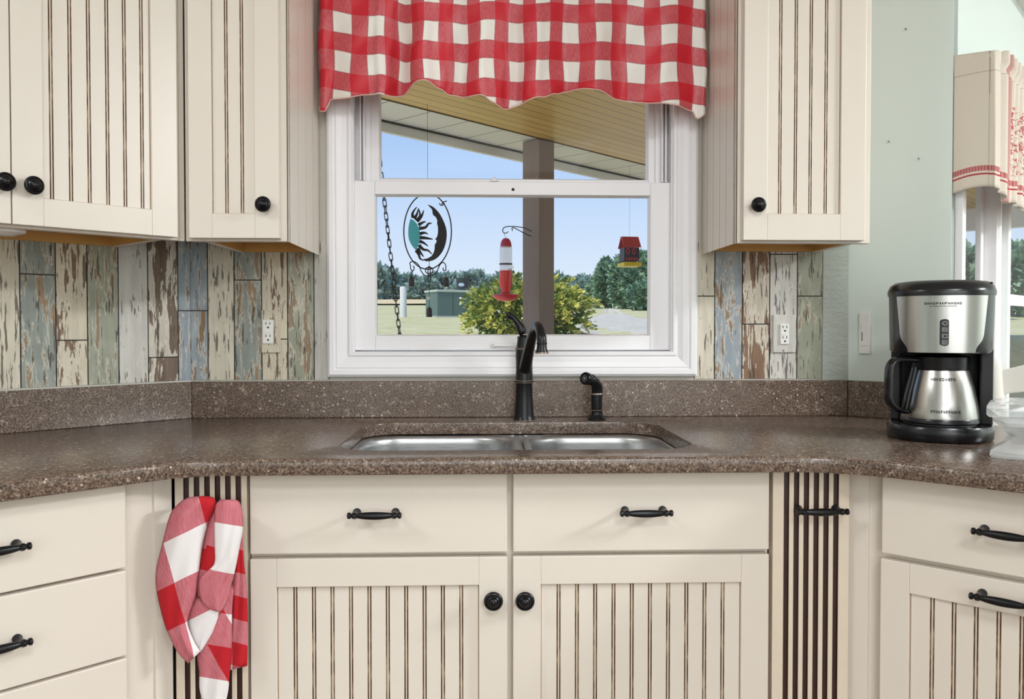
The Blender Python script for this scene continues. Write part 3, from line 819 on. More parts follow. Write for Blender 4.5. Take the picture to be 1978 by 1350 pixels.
b.loops(ring, closed=False, cap0=False, cap1=False); b.box(xm-.045, xm+.045, 1.806, 1.842, .880, .8868); b.build('divider', M['sink_steel'], sink, smooth=80)
b = MB(); bmv = b.bm
o_ = [b._v((x, y, .8872)) for x, y in rrect(-.275, .398, 1.385, 1.838, .09, 10)]; i_ = [b._v((x, y, .8872)) for x, y in rrect(-.252, .375, 1.403, 1.814, .08, 10)]
for k in range(len(o_)): b.face([o_[k], o_[(k+1)%len(o_)], i_[(k+1)%len(o_)], i_[k]])
b.build('rim', M['sink_steel'], sink)

# ---------------------------------------------------------------- faucet
fp = on_z(1012.5, 811, ZT)
fx, fy = fp.x, fp.y
def fz(py): return ZC-(py-632)*fy/1612
t = thing('kitchen_faucet', 'tall black pump-style kitchen faucet behind the sink', 'faucet', at=(fx, fy, ZT))
tx = lambda py: fx - .0022*(811-py)/160
prof = [(812, .0246), (810, .0246), (807.5, .0228), (803, .0216), (768, .0190), (741, .0182), (739.5, .0186), (738.5, .0214), (735, .0214), (733.5, .0196), (729, .0192), (714, .0186), (697, .0188), (689.6, .0194), (676, .0188)]
b = MB(); b.lathe([(r, fz(p)) for p, r in prof], (fx, fy, 0), n=40); b.build('body', M['black'], t, smooth=40)
b = MB(); b.lathe([(.0189, fz(676)), (.0202, fz(674.8)), (.0202, fz(672.5)), (.0176, fz(671.5)), (.0160, fz(662)), (.0150, fz(653)), (.0158, fz(652.4)), (.0158, fz(650.5)), (.013, fz(649.5)), (.006, fz(647)), (0, fz(647))], (fx, fy, 0), n=40)
b.build('cap', M['black'], t, smooth=40)
for p, r in ((811.2, .0249), (738.6, .0217), (735, .0217), (674.6, .0204), (672.6, .0204)):
    b = MB(); b.lathe([(r-.0014, fz(p)-.0011), (r+.0002, fz(p)-.0003), (r+.0002, fz(p)+.0003), (r-.0014, fz(p)+.0011)], (fx, fy, 0), n=40, cap=False); b.build('ring', M['bronze'], t, smooth=60)
pth = [(397, 315), (385, 285), (365, 235), (330, 180), (295, 140), (262, 118), (238, 108), (212, 104)]
pts = []
for i, (zx, zy) in enumerate(pth):
    px, py = 940+zx/5.624, 590+zy/5.624
    pts.append(on_y(px, py, fy + .004*i/7))
b = MB(); b.tube(pts, [.0075, .0104, .0098, .0074, .0060, .0074, .0095, .0050], 16, sub=5); b.build('lever_handle', M['black'], t, smooth=70)
# spout: out of the front of the body, over and down above the bowls
o = Vector((fx, fy, 0))
tip = on_y(1046.5, 674, 1.655); ap = on_y(1041, 631, 1.70)
d = (tip-o); d.z = 0
def sp(k, z): return Vector((fx, fy, 0)) + d*k + Vector((0, 0, z))
b = MB(); b.tube([sp(.03, 1.025), sp(.18, 1.052), sp(.40, 1.090), sp(.60, 1.116), sp(.76, 1.1235), sp(.90, 1.117), sp(.985, 1.102), sp(1.0, 1.089)], [.0138, .0128, .0114, .0104, .0100, .0098, .0098, .0098], 20, sub=6); b.build('spout', M['black'], t, smooth=70)
e = sp(1.0, 0)
b = MB(); b.lathe([(.0098, 1.0915), (.0106, 1.0905), (.0106, 1.088), (.0098, 1.087), (.0106, 1.078), (.0135, 1.0705), (.0135, 1.0685), (.011, 1.0685), (.011, 1.074), (0, 1.074)], (e.x, e.y, 0), n=28); h = b.build('spray_head', M['black'], t, smooth=40)
MB().lathe([(.0137, 1.0712), (.0140, 1.0698), (.0137, 1.0684)], (e.x, e.y, 0), n=28, cap=False).build('rim_ring', M['bronze'], h, smooth=60)
# side sprayer
sp0 = on_z(1153, 811, ZT)
def sz(py): return ZC-(py-632)*sp0.y/1612
t = thing('side_sprayer', 'short black side sprayer to the right of the faucet', 'sprayer', at=(sp0.x, sp0.y, ZT))
b = MB(); b.lathe([(.0198, sz(812)), (.0202, sz(809)), (.0175, sz(805.5)), (.0130, sz(801)), (.0122, sz(796)), (.0128, sz(794)), (.0128, sz(792)), (.0118, sz(791))], (sp0.x, sp0.y, 0), n=32); b.build('base', M['black'], t, smooth=40)
k = sp0.y/1612
def spx(px, py, dy=0): return Vector((sp0.x + (px-1153)*k, sp0.y+dy, sz(py)))
b = MB(); b.tube([spx(1152.6, 792), spx(1152.6, 775), spx(1153, 762), spx(1153, 751, -.002), spx(1149, 740, -.008), spx(1141, 733.5, -.016), spx(1134, 731, -.022)], [.0118, .0124, .0126, .0124, .0122, .0122, .0118], 22, sub=6); b.build('wand', M['black'], t, smooth=60)
b = MB(); b.lathe([(.0132, sz(763)), (.0138, sz(761.5)), (.0132, sz(760))], (sp0.x, sp0.y, 0), n=28, cap=False); b.build('ring', M['bronze'], t, smooth=60)
b = MB(); b.lathe([(.0126, sz(794)), (.0133, sz(793)), (.0126, sz(792))], (sp0.x, sp0.y, 0), n=28, cap=False); b.build('ring', M['bronze'], t, smooth=60)
a, c = spx(1140, 733, -.018), spx(1124.5, 729, -.034)
ax = (c-a).normalized(); Q = Matrix.Translation(a) @ ax.to_track_quat('Z', 'Y').to_matrix().to_4x4(); Ln = (c-a).length
b = MB(Q); b.lathe([(.0118, 0), (.0128, .002), (.0118, .004), (.0122, Ln*.35), (.0136, Ln*.5), (.0140, Ln*.9), (.0126, Ln), (.0100, Ln), (.0095, Ln-.0015), (0, Ln-.0015)], n=28); h = b.build('spray_nozzle', M['black'], t, smooth=40)
b = MB(Q)
for i in range(10): b.lathe([(.0011, Ln-.0015), (.0011, Ln+.0002), (0, Ln+.0002)], (.0066*math.cos(2*PI*i/10), .0066*math.sin(2*PI*i/10), 0), n=8)
b.lathe([(.0035, Ln-.0015), (.003, Ln+.0003), (0, Ln+.0003)], n=14); b.build('nozzle_holes', M['button'], h)

# ---------------------------------------------------------------- outlets and switch
def receptacle(T, x, z, y, t, w=.0235, h=.053):
    b = MB(T); b.box(x-w/2, x+w/2, y-.004, y+.0, z-h/2, z+h/2); o = b.build('receptacle', M['white_plate'], t, bevel=.0008)
    s = MB(T)
    for sgn in (1, -1):
        zz = z+sgn*h*.26
        for dx in (-.0045, .0045): s.box(x+dx-.0008, x+dx+.0008, y-.0044, y-.0038, zz+.002, zz+.0075)
        s.lathe([(.0022, 0), (.0022, .0004)], (x+.0004, y-.004, zz-.0045), 'Y', 12)
    s.build('slots', M['slot'], o)
    MB(T).box(x-w*.32, x+w*.32, y-.0046, y-.0038, z-.0025, z+.0025).build('test_buttons', M['white_plate'], o, bevel=.0003)
def plank_box(T, x0, x1, y0, y1, z0, z1, colr, peel, crk, seed, t, name='cover_plate'):
    b = MB(T); b.box(x0, x1, y0, y1, z0, z1); uv = b.bm.loops.layers.uv.verify(); cl = {k: b.bm.loops.layers.float_color.new(k) for k in ('pcol', 'wcol', 'ppar')}
    for f in b.bm.faces:
        for l in f.loops:
            l[uv].uv = (l.vert.co.x, l.vert.co.z); l[cl['pcol']] = lin(*PAL[colr][0]); l[cl['wcol']] = lin(*PAL[colr][1]); l[cl['ppar']] = (peel, crk, seed, 1)
    return b.build(name, M['planks'], t, bevel=.0012)
def lb(px, py): p = loc(FB, px, py, 0); return p.x, p.z
(ax0, az1), (ax1, az0) = lb(506.5, 599), lb(543, 681)
t = thing('wall_outlet', 'outlet left of the window with a wood-patterned plate', 'outlet', FB, ((ax0+ax1)/2, 0, az0), 'outlets in the plank wallpaper')
plank_box(FB, ax0, ax1, -.008, -.0025, az0, az1, 'creambrown', .5, .5, .31, t)
(x0, z1), (x1, z0) = lb(509.5, 617.5), lb(530.5, 663.5); receptacle(FB, (x0+x1)/2, (z0+z1)/2, -.008, t, x1-x0, z1-z0)
(ax0, az1), (ax1, az0) = lb(1491.5, 608), lb(1535, 680.5)
t = thing('wall_outlet', 'outlet right of the window with a pale grey plate', 'outlet', FB, ((ax0+ax1)/2, 0, az0), 'outlets in the plank wallpaper')
plank_box(FB, ax0, ax1, -.008, -.0025, az0, az1, 'white', .08, .25, .62, t)
(x0, z1), (x1, z0) = lb(1504.5, 626), lb(1520.5, 664.5); receptacle(FB, (x0+x1)/2, (z0+z1)/2, -.008, t, x1-x0, z1-z0)
p = loc(FB, 1511, 677, 0)
MB(FB).lathe([(.0022, 0), (.0018, .001)], (p.x, -.008, p.z), 'Y', 12).build('screw', M['button'], t)
p, p2 = loc(FR, 1661.5, 604, 0), loc(FR, 1682, 683.5, 0)
t = thing('light_switch', 'narrow white dimmer switch on the pale green wall', 'switch', FR, ((p.x+p2.x)/2, 0, p2.z))
MB(FR).box(p.x, p2.x, -.008, 0, p2.z, p.z).build('cover_plate', M['white_plate'], t, bevel=.0015)
MB(FR).box(p.x+.0055, p2.x-.0055, -.0102, -.008, p2.z+.019, p.z-.024).build('dimmer_slide', M['white_plate'], t, bevel=.0008)
MB(FR).box(p.x+.0075, p.x+.0095, -.0108, -.010, p2.z+.03, p2.z+.05).build('slide_slot', M['button'], t)
for px, py in ((1718, 274), (1776, 307), (1751, 57)):
    p = loc(FR, px, py, 0); n_ = thing('nail_hook', {1718: 'small bare nail in the green wall nearest the wall cabinet', 1776: 'small bare nail in the green wall, lowest of three', 1751: 'small bare nail high on the green wall'}[px], 'nail', FR, (p.x, 0, p.z), 'bare nails in the green wall')
    MB(FR).lathe([(.0008, 0), (.0008, .006), (.0018, .0062), (.0018, .007)], (p.x, 0, p.z), 'Y', 10).build('nail', M['button'], n_)

# ================================================================ FABRICS
# --- red checked valance
YV = 1.862
kt = [(590, -1.08), (612, -.72), (660, 0), (728, 1), (780, 2), (830, 3), (888, 4), (937, 5), (996, 6), (1045, 7), (1100, 8), (1163, 9), (1227, 10), (1291, 11), (1358, 12), (1385, 12.4)]
hem = [(608, 205), (613, 222), (626, 224), (640, 201), (665, 202), (700, 197), (740, 196), (780, 190), (790, 181), (800, 174), (820, 174), (845, 181), (870, 191), (905, 198), (925, 199), (945, 208), (970, 216), (1000, 211), (1040, 201), (1070, 188), (1090, 181), (1115, 180), (1150, 186), (1190, 197), (1230, 204), (1262, 207), (1300, 211), (1340, 215), (1352, 232), (1362, 228), (1372, 214)]
offs = [(600, 52), (660, 58), (728, 66), (780, 74), (870, 76), (940, 72), (1000, 72), (1045, 74), (1100, 70), (1227, 74), (1291, 74), (1372, 78)]
dens = {}
def kpx(px): return lerp_table(kt, px)
def fold(px):
    k = kpx(px); r = (kpx(px+6)-kpx(px-6))/12*68
    a = .005 + .011*max(0, min(1, (r-.95)/.55))
    return a*math.sin(2*PI*(k-.25)*.5*2*.5) + .0022*math.sin(k*5.1+1)
X0, X1 = on_y(610, 150, YV).x, on_y(1370, 150, YV).x
v0x, v1x = 609, 1372
def vzt(py): return ZC-(py-632)*(YV+.02)/1612
def vf(s, t_):
    px = v0x + (v1x-v0x)*s
    ztop, zh = vzt(-34), vzt(smooth_table(hem, px))
    z = ztop + (zh-ztop)*t_
    x = X0 + (X1-X0)*s
    edge = max(0, 1-s/.022)**2*.035 + max(0, 1-(1-s)/.016)**2*.03
    flare = .35 + .65*t_
    return (x + .0022*math.sin(9*t_+s*40)*(.3+t_), YV - fold(px)*flare*2.0 - .008*t_*t_ + edge - .0015*math.sin(t_*17+s*60), z)
def vuv(s, t_):
    px = v0x + (v1x-v0x)*s; py = -34 + (smooth_table(hem, px)+34)*t_
    return (kpx(px), -(py-lerp_table(offs, px) - 4*math.sin(kpx(px)*PI*1.0))/73.5)
val = MB().grid(vf, 260, 34, 0, vuv)
vo = thing('window_valance', 'red and white buffalo-check valance with a scalloped hem', 'curtain', at=((X0+X1)/2, YV, vzt(224)))
cl_ = val.build('valance_cloth', M['valance'], vo, smooth=180, solid=.0012)
b = MB()
hp = [(v0x+(v1x-v0x)*i/130) for i in range(131)]
def hem_pt(i):
    s = i/130; p = Vector(vf(s, 1.0)); p.y -= .0012; return p
b.tube([hem_pt(i) for i in range(131)], .0013, 6); b.build('hem_piping', plain('pale_hem', lin(232, 190, 176), .7), cl_, smooth=180)
zr = 1.905
MB(FB).lathe([(.006, -.371), (.006, .5145)], (0, YV-1.94+.004, zr), 'X', 16).build('curtain_rod', M['white_plate'], vo)
# header above the frame so the cloth hangs from its rod
b = MB()
b.grid(lambda s, t_: (X0+(X1-X0)*s, YV-.006-fold(v0x+(v1x-v0x)*s)*.42-.004*math.sin(t_*PI), vzt(-34)+(.03)*t_), 200, 4, 0, lambda s, t_: (kpx(v0x+(v1x-v0x)*s), .6+t_*.4))
b.build('rod_pocket', M['valance'], vo, smooth=180, solid=.001)

# --- linen valance in the nook
RET = .083
P0 = FN @ Vector((0.002, -.001, 0)); dR3 = Vector((S2, -S2, 0)); e3 = Vector((S2, S2, 0))
def npath(u):
    """u in metres of rod: the return first, then along the window wall"""
    if u < RET: return P0 + dR3*u, e3*-1, 0
    return P0 + dR3*RET + e3*(u-RET), dR3, min(1, (u-RET)/.03)
ztn, zbn = 1.703, 1.410
UL = .72
def nf(s, t_):
    u = s*UL
    p, n_, g = npath(u)
    k = max(0, u-RET)
    amp = .011*g*(1-.35*t_)*(1.25 if t_ < .1 else 1)
    if .08 < t_ < .13: amp *= .55
    off = amp*math.sin(k*2*PI/.036) + (.004*math.sin(u*60)*t_ if g == 0 else .004*math.sin(k*40)*t_)
    zt_ = ztn + .006*math.sin(k*2*PI/.036+1)*g*(1 if t_ < .12 else 0) - (.006*(1-u/RET) if u < RET else 0)*-1*(t_ < .1)
    zb_ = zbn + .010*math.sin(min(1, u/RET)*PI*.75) - .022*min(1, max(0, (u-RET)/.05)) + .004*math.sin(k*55)
    rnd = .0
    if RET-.012 < u < RET+.012: rnd = .004
    p = p + n_*(off) ; p = p - (dR3-e3*-1)*0
    return Vector((p.x, p.y, zt_ + (zb_-zt_)*t_)) - (dR3*rnd)
def nuv(s, t_): return (s*UL, (1-t_)*(ztn-zbn))
vo = thing('window_valance', 'beige linen valance with woven red stripes on the nook window', 'curtain', at=(P0.x, P0.y, zbn))
nv = MB().grid(nf, 220, 40, 0, nuv).build('valance_cloth', M['linen'], vo, smooth=180, solid=.001)
b = MB()
zr = ztn-.034
c0 = P0 + dR3*RET*.94
bk = e3*.013
b.tube([P0+bk+Vector((0,0,zr)), c0+bk-dR3*.012+Vector((0,0,zr)), c0+e3*.04-dR3*.018+Vector((0,0,zr)), c0 + e3*.64-dR3*.018+Vector((0,0,zr))], .005, 10); b.build('curtain_rod', M['white_plate'], vo, smooth=60)

# --- towel over the left pull-out's handle
YTW = 1.312
def txy(zx, zy): return zx/2.873, 880+zy/2.873
def towel_layer(b, left, right, aff, y, bulge, nu=14, nv=36, wav=.003, ph=0, suv=None):
    """a fold of cloth between two edges; aff = three (x, y) -> (u, v) pairs of its weave"""
    (p0, u0), (p1, u1), (p2, u2) = aff
    A, B_ = Vector(p1)-Vector(p0), Vector(p2)-Vector(p0); det = A.x*B_.y-A.y*B_.x
    ua, ub = Vector(u1)-Vector(u0), Vector(u2)-Vector(u0)
    def uvof(q):
        r = Vector(q)-Vector(p0); a = (r.x*B_.y-r.y*B_.x)/det; c = (A.x*r.y-A.y*r.x)/det
        w = Vector(u0)+ua*a+ub*c; return (w.x/2 , w.y/2)
    def resample(P):
        P = [Vector(p) for p in P]; pp, _ = smooth_path(P, [0]*len(P), 6)
        L = [0]
        for a, c in zip(pp, pp[1:]): L.append(L[-1]+(c-a).length)
        return pp, [l/L[-1] for l in L]
    lp, ll = resample(left); rp, rl = resample(right)
    def at(pp, ll, t):
        for i in range(len(ll)-1):
            if t <= ll[i+1]: return pp[i].lerp(pp[i+1], (t-ll[i])/max(1e-9, ll[i+1]-ll[i]))
        return pp[-1]
    def q(s, t): return at(lp, ll, t).lerp(at(rp, rl, t), s)
    def f(s, t):
        z = q(s, t); px, py = txy(z.x, z.y)
        bu = bulge*math.sin(PI*min(1, max(0, s)))**.7
        top = .022*max(0, 1-t/.10)**2
        yy = y - bu*(.55+.45*math.sin(PI*min(1, t*1.2+.1))) + top + wav*math.sin(s*9+t*6+ph)*math.sin(PI*s)
        return on_y(px, py, yy)
    b.grid(f, nu, nv, 0, (lambda s, t: suv(s, q(s, t))) if suv else (lambda s, t: uvof(q(s, t))))
affA = (((910, 485), (-.5, -.5)), ((1140, 370), (.5, -.5)), ((968, 705), (-.5, .5)))
affC = (((1195, 365), (-.5, -.5)), ((1345, 395), (.5, -.5)), ((1197, 625), (-.5, .5)))
b = MB()
towel_layer(b, [(1310, 330), (1300, 540), (1290, 760), (1290, 900), (1282, 1040), (1275, 1190)], [(1345, 330), (1350, 560), (1368, 740), (1374, 900), (1374, 1080), (1372, 1165)],
    (((1290, 1030), (0.5, .5)), ((1400, 1060), (1.5, .5)), ((1290, 900), (0.5, -.5))), YTW+.016, .004, 8, 30)
towel_layer(b, [(1290, 700), (1200, 850), (1145, 1000), (1098, 1090), (1108, 1200), (1110, 1300), (1140, 1400)], [(1302, 700), (1290, 800), (1286, 900), (1285, 1050), (1272, 1250), (1262, 1330), (1240, 1400)],
    (((1150, 1045), (.5, .5)), ((1265, 1250), (.5, 1.5)), ((1285, 900), (1.6, -.4))), YTW+.010, .006, 12, 34)
towel_layer(b, [(1225, 240), (1190, 290), (1152, 380), (1132, 480), (1112, 580), (1100, 690), (1098, 780)], [(1240, 250), (1232, 420), (1226, 520), (1210, 600), (1160, 670), (1130, 720), (1110, 780)],
    (((1190, 520), (-.5, -.5)), ((1260, 470), (.5, -.5)), ((1160, 680), (-.5, .5))), YTW+.004, .005, 8, 24, .001, 0, lambda s, z: (0 if z.y > 640 or z.y < 505 else .5, .5))
towel_layer(b, [(1262, 247), (1205, 262), (1192, 360), (1194, 500), (1192, 600), (1140, 650), (1108, 690), (1112, 780), (1150, 840), (1200, 862)], [(1272, 247), (1330, 262), (1347, 390), (1325, 520), (1302, 640), (1282, 720), (1262, 800), (1240, 840), (1224, 868)],
    affC, YTW-.006, .012, 16, 38, .003, 1, lambda s, z: ((s-.03)*.47-.235, ((z.y-368-26*s)/262-.5)/2))
towel_layer(b, [(1075, 800), (1050, 880), (1045, 930), (1055, 990), (1080, 1040), (1105, 1088)], [(1100, 770), (1150, 830), (1222, 872), (1190, 960), (1150, 1030), (1112, 1090)], affA, YTW+.004, .004, 8, 16, .001)
towel_layer(b, [(1118, 228), (1040, 236), (985, 275), (945, 330), (905, 480), (868, 640), (872, 750), (905, 900), (935, 985), (985, 1085), (1046, 1152)], [(1135, 226), (1192, 240), (1188, 300), (1152, 380), (1122, 500), (1100, 660), (1085, 780), (1048, 880), (1040, 940), (1080, 1040), (1110, 1086)],
    affA, YTW-.004, .014, 16, 40)
tw = b.build('dish_towel', M['towel'], smooth=180, solid=.0018)
tag(tw, 'red and white checked dish towel hanging crumpled over the left pull-out handle', 'towel')
# ================================================================ COFFEE MAKER
TC = Matrix.Translation((.862, 1.541, ZT)) @ Matrix.Rotation(math.radians(-28), 4, 'Z')
cm = thing('coffee_maker', 'black and stainless drip coffee maker on the right counter', 'coffee maker', TC)
def sup(a, bb, n=2.5, k=64, cy=0, back=None):
    P = []
    for i in range(k):
        t = 2*PI*i/k; c, s_ = math.cos(t), math.sin(t)
        x = a*abs(c)**(2/n)*(1 if c >= 0 else -1); y = bb*abs(s_)**(2/n)*(1 if s_ >= 0 else -1)
        if y > 0 and back: y = min(y*back/bb*1.15, back)
        P.append((x, y+cy))
    return P
def rings(b, spec, m=0, cap0=True, cap1=True): return b.loops([[(x, y, z) for x, y in P] for P, z in spec], m, cap0, cap1)
FB_ = .098      # front depth, back .088
def cs(a, f=FB_, n=2.4): return sup(a, f, n, 72, 0, .085)
b = MB(TC); rings(b, [(cs(.086, .100), .0), (cs(.090, .104), .004), (cs(.0905, .1045), .022), (cs(.088, .102), .028), (cs(.080, .094), .0295)]); base = b.build('base', M['plastic'], cm, smooth=50)
b = MB(TC); rings(b, [(sup(.062, .070, 2.2, 40, -.022), .0296), (sup(.062, .070, 2.2, 40, -.022), .0315)]); b.build('warming_plate', M['plastic_matte'], cm, smooth=40)
# back column with its two cheeks
b = MB(TC); b.box(-.082, .082, .040, .085, .028, .170); b.box(-.084, -.066, .000, .060, .028, .170); b.box(.064, .086, -.030, .060, .028, .170); b.build('water_tank', M['plastic_matte'], cm, bevel=.004)
# housing
b = MB(TC); rings(b, [(cs(.084, .092), .160), (cs(.0865, .094), .164), (cs(.0875, .0955), .20), (cs(.089, .0965), .266)]); b.build('housing', M['plastic'], cm, smooth=40)
b = MB(TC); rings(b, [(cs(.091, .099), .2655), (cs(.0915, .0995), .272), (cs(.0905, .098), .276), (cs(.087, .094), .284), (cs(.079, .086), .290), (cs(.060, .068), .2925), (cs(.03, .03), .293)]); lid = b.build('lid', M['plastic'], cm, smooth=50)
b = MB(TC); b.box(.058, .083, -.04, .03, .285, .2885); b.build('lid_tab', M['plastic_matte'], lid, bevel=.002)
# stainless wrap, wider at the top
def onhouse(ang, z, out=.0012):
    a, f = .0875+.0015*(z-.2)/.066, .0955+.001*(z-.2)/.066
    c, s_ = math.sin(ang), -math.cos(ang); n = 2.4
    return (a*abs(c)**(2/n)*(1 if c >= 0 else -1)*(1+out/a), f*abs(s_)**(2/n)*(1 if s_ >= 0 else -1)*(1+out/f), z)
def smax(t): return math.radians(lerp_table([(0, 34), (.08, 35), (.20, 43), (.28, 46), (1, 52)], t))
b = MB(TC); zlo, zhi = .1625, .2635
b.grid(lambda s, t: onhouse((2*s-1)*smax(t), zlo+(zhi-zlo)*t), 40, 20); fp_ = b.build('steel_front', M['steel'], cm, smooth=180)
b = MB(TC); b.grid(lambda s, t: onhouse((2*s-1)*smax(0)*.98, .1615+.0018*t, .0016), 30, 1); b.build('lower_edge', M['steel'], fp_, smooth=180)
# control strip
def arcbox(b, a0, a1, z0, z1, out, n=6, m=0): b.grid(lambda s, t: onhouse(a0+(a1-a0)*s, z0+(z1-z0)*t, out), n, 1, m)
b = MB(TC); ca, hw = math.radians(2.0), math.radians(2.9)
def pill(z0, z1, hw, out, n=10):
    pts = []; r = (z1-z0)/2*.18
    for i in range(n+1):
        a = PI*i/n; pts.append(onhouse(ca+hw*math.cos(a), z1-r+r*math.sin(a), out))
    for i in range(n+1):
        a = PI+PI*i/n; pts.append(onhouse(ca+hw*math.cos(a), z0+r+r*math.sin(a), out))
    b.face(pts)
pill(.1735, .2215, hw, .0028); cs_ = b.build('control_strip', M['plastic'], fp_)
for k in range(4):
    b = MB(TC); zc_ = .2140-.0112*k
    if k == 0:
        b.face([onhouse(ca+math.radians(2.0)*math.cos(2*PI*i/16), zc_+.0042*math.sin(2*PI*i/16), .0036) for i in range(16)])
    else: arcbox(b, ca-math.radians(1.9), ca+math.radians(1.9), zc_-.0042, zc_+.0040, .0036, 4)
    bt = b.build('button', M['button'], cs_)
    b = MB(TC)
    if k == 0: b.face([onhouse(ca+math.radians(1.1)*math.cos(2*PI*i/12), zc_+.0014*math.sin(2*PI*i/12), .0040) for i in range(12)])
    elif k == 2: arcbox(b, ca-math.radians(.7), ca+math.radians(.7), zc_-.002, zc_+.0015, .0040, 2)
    else:
        for dz in (-.0018, .0014): arcbox(b, ca-math.radians(1.0), ca+math.radians(1.0), zc_+dz, zc_+dz+.0006, .0040, 3)
    b.build('button_mark', M['slot'], bt)
# the worn, unreadable print on the steel
random.seed(3)
def print_row(z, h, a0, a1, n, parent, fn, w=.72):
    b = MB(TC); st = (a1-a0)/n
    for i in range(n):
        a = a0+st*i
        k = random.choice((0, 1, 2))
        bx = lambda p, q_, z0, z1: b.face([fn(a+st*w*p, z0), fn(a+st*w*q_, z0), fn(a+st*w*q_, z1), fn(a+st*w*p, z1)])
        bx(0, .3, z, z+h)
        if k != 1: bx(.7, 1, z, z+h)
        if k != 2: bx(0, 1, z+h*.75, z+h)
        bx(0, 1, z+(h*.38 if k else 0), z+(h*.62 if k else h*.25))
    return b.build('print', M['slot'], parent)
oh = lambda a, z: onhouse(a, z, .0017)
R_ = math.radians
print_row(.2472, .0042, R_(-14), R_(17), 12, fp_, oh); print_row(.2435, .0018, R_(-9), R_(12), 18, fp_, oh)
# --- carafe: stands on the plate, so a thing of its own
CC = (0, -.026)
t = thing('thermal_carafe', 'stainless carafe with black handle standing in the coffee maker', 'carafe', TC, (CC[0], CC[1], .0316))
b = MB(TC); b.lathe([(.0630, .0317), (.0675, .0335), (.0675, .038), (.0660, .0415)], (*CC, 0), n=56); b.build('foot_ring', M['plastic'], t, smooth=40)
b = MB(TC); b.lathe([(.0660, .0405), (.0662, .043), (.0630, .065), (.0572, .095), (.0510, .118), (.0480, .1285)], (*CC, 0), n=64); cb_ = b.build('body', M['steel'], t, smooth=60)
b = MB(TC); b.lathe([(.0482, .1283), (.0488, .130), (.0492, .150), (.0500, .1525), (.047, .1535), (.03, .1575), (0, .158)], (*CC, 0), n=56); b.build('collar', M['plastic'], t, smooth=40)
fnc = lambda a, z: (CC[0]+(lerp_table([(.043, .0662), (.065, .0630), (.095, .0572), (.118, .0510), (.1285, .0480)], z)+.0006)*math.sin(a), CC[1]-(lerp_table([(.043, .0662), (.065, .0630), (.095, .0572), (.118, .0510), (.1285, .0480)], z)+.0006)*math.cos(a), z)
print_row(.1105, .0050, R_(-18), R_(28), 9, cb_, fnc); print_row(.0525, .0055, R_(-14), R_(30), 12, cb_, fnc)
# handle: a flat strap swung out to the left of the collar
b = MB(TC); dirh = Vector((-.86, -.50, 0)).normalized()
def hp_(r, z): return Vector((CC[0], CC[1], z)) + dirh*r
pts = [hp_(.040, .1455), hp_(.062, .1480), hp_(.084, .1470), hp_(.0955, .137), hp_(.0985, .118), hp_(.0985, .095), hp_(.0985, .074), hp_(.091, .062), hp_(.078, .054), hp_(.066, .052)]
ps, rs = smooth_path(pts, [.0085, .0085, .0088, .009, .0092, .0092, .009, .0078, .007, .007], 6)
side = Vector((dirh.y, -dirh.x, 0)); ring = []
for i, p in enumerate(ps):
    tt = (ps[min(i+1, len(ps)-1)]-ps[max(i-1, 0)]).normalized(); nn = side.cross(tt).normalized()
    ring.append([p + side*.0125*math.cos(2*PI*k/18) + nn*rs[i]*.72*math.sin(2*PI*k/18) for k in range(18)])
b.loops(ring)
# the guard that lies along the steel
g_ = [hp_(.0495, .133), hp_(.0545, .112), hp_(.0615, .085), hp_(.0678, .056), hp_(.066, .047)]
ring = []
for i, p in enumerate(g_): ring.append([p + side*.008*math.cos(2*PI*k/12) + dirh*.004*math.sin(2*PI*k/12) for k in range(12)])
b.loops(ring); b.build('handle', M['plastic'], t, smooth=60)

# ================================================================ NOOK: chair and glass box
def npt(px, py, Y): return on_y(px, py, Y)
t0 = on_y(1929, 632, 1.98)
CT = Matrix.Translation((t0.x, t0.y, 0)) @ Matrix.Rotation(math.radians(-38), 4, 'Z')
ch = thing('side_chair', 'white wooden chair behind the end of the counter', 'chair', CT)
zt_ = 1.040
for sx in (0, .40):
    b = MB(CT); b.tube([(sx+.016, .05, 0), (sx+.010, .02, .45), (sx+.004, .004, .85), (sx, 0, .93)], [.016, .019, .018, .0165], 18, sub=3)
    b.tube([(sx, 0, .932), (sx-.004, -.001, .945), (sx-.010, -.004, zt_-.01), (sx-.011, -.004, zt_)], [.0175, .0195, .0185, .0165], 18, sub=3); b.build('back_post', M['white_chair'], ch, smooth=50)
b = MB(CT)
pr = [(.0, .030), (.03, .0305), (.10, .036), (.20, .040), (.30, .036), (.37, .0305), (.40, .030)]
ring = []
for x, h in pr:
    yy = .02*math.sin(PI*x/.4); zc_ = .985+.035*math.sin(PI*x/.4)
    ring.append([(x, yy-.009, zc_-h), (x, yy+.009, zc_-h), (x, yy+.009, zc_+h), (x, yy-.009, zc_+h)])
b.loops(ring); b.build('crest_rail', M['white_chair'], ch, bevel=.003)
b = MB(CT)
for zc_ in (.80, .66): b.box(0, .40, -.008+.012, .008+.012, zc_-.025, zc_+.025)
b.build('back_slats', M['white_chair'], ch, bevel=.003)
MB(CT).box(-.02, .42, .03, .44, .43, .455).build('seat', M['white_chair'], ch, bevel=.008)
for sx in (.0, .40):
    b = MB(CT); b.tube([(sx, .41, 0), (sx, .41, .43)], [.015, .019], 14); b.build('leg', M['white_chair'], ch, smooth=60)
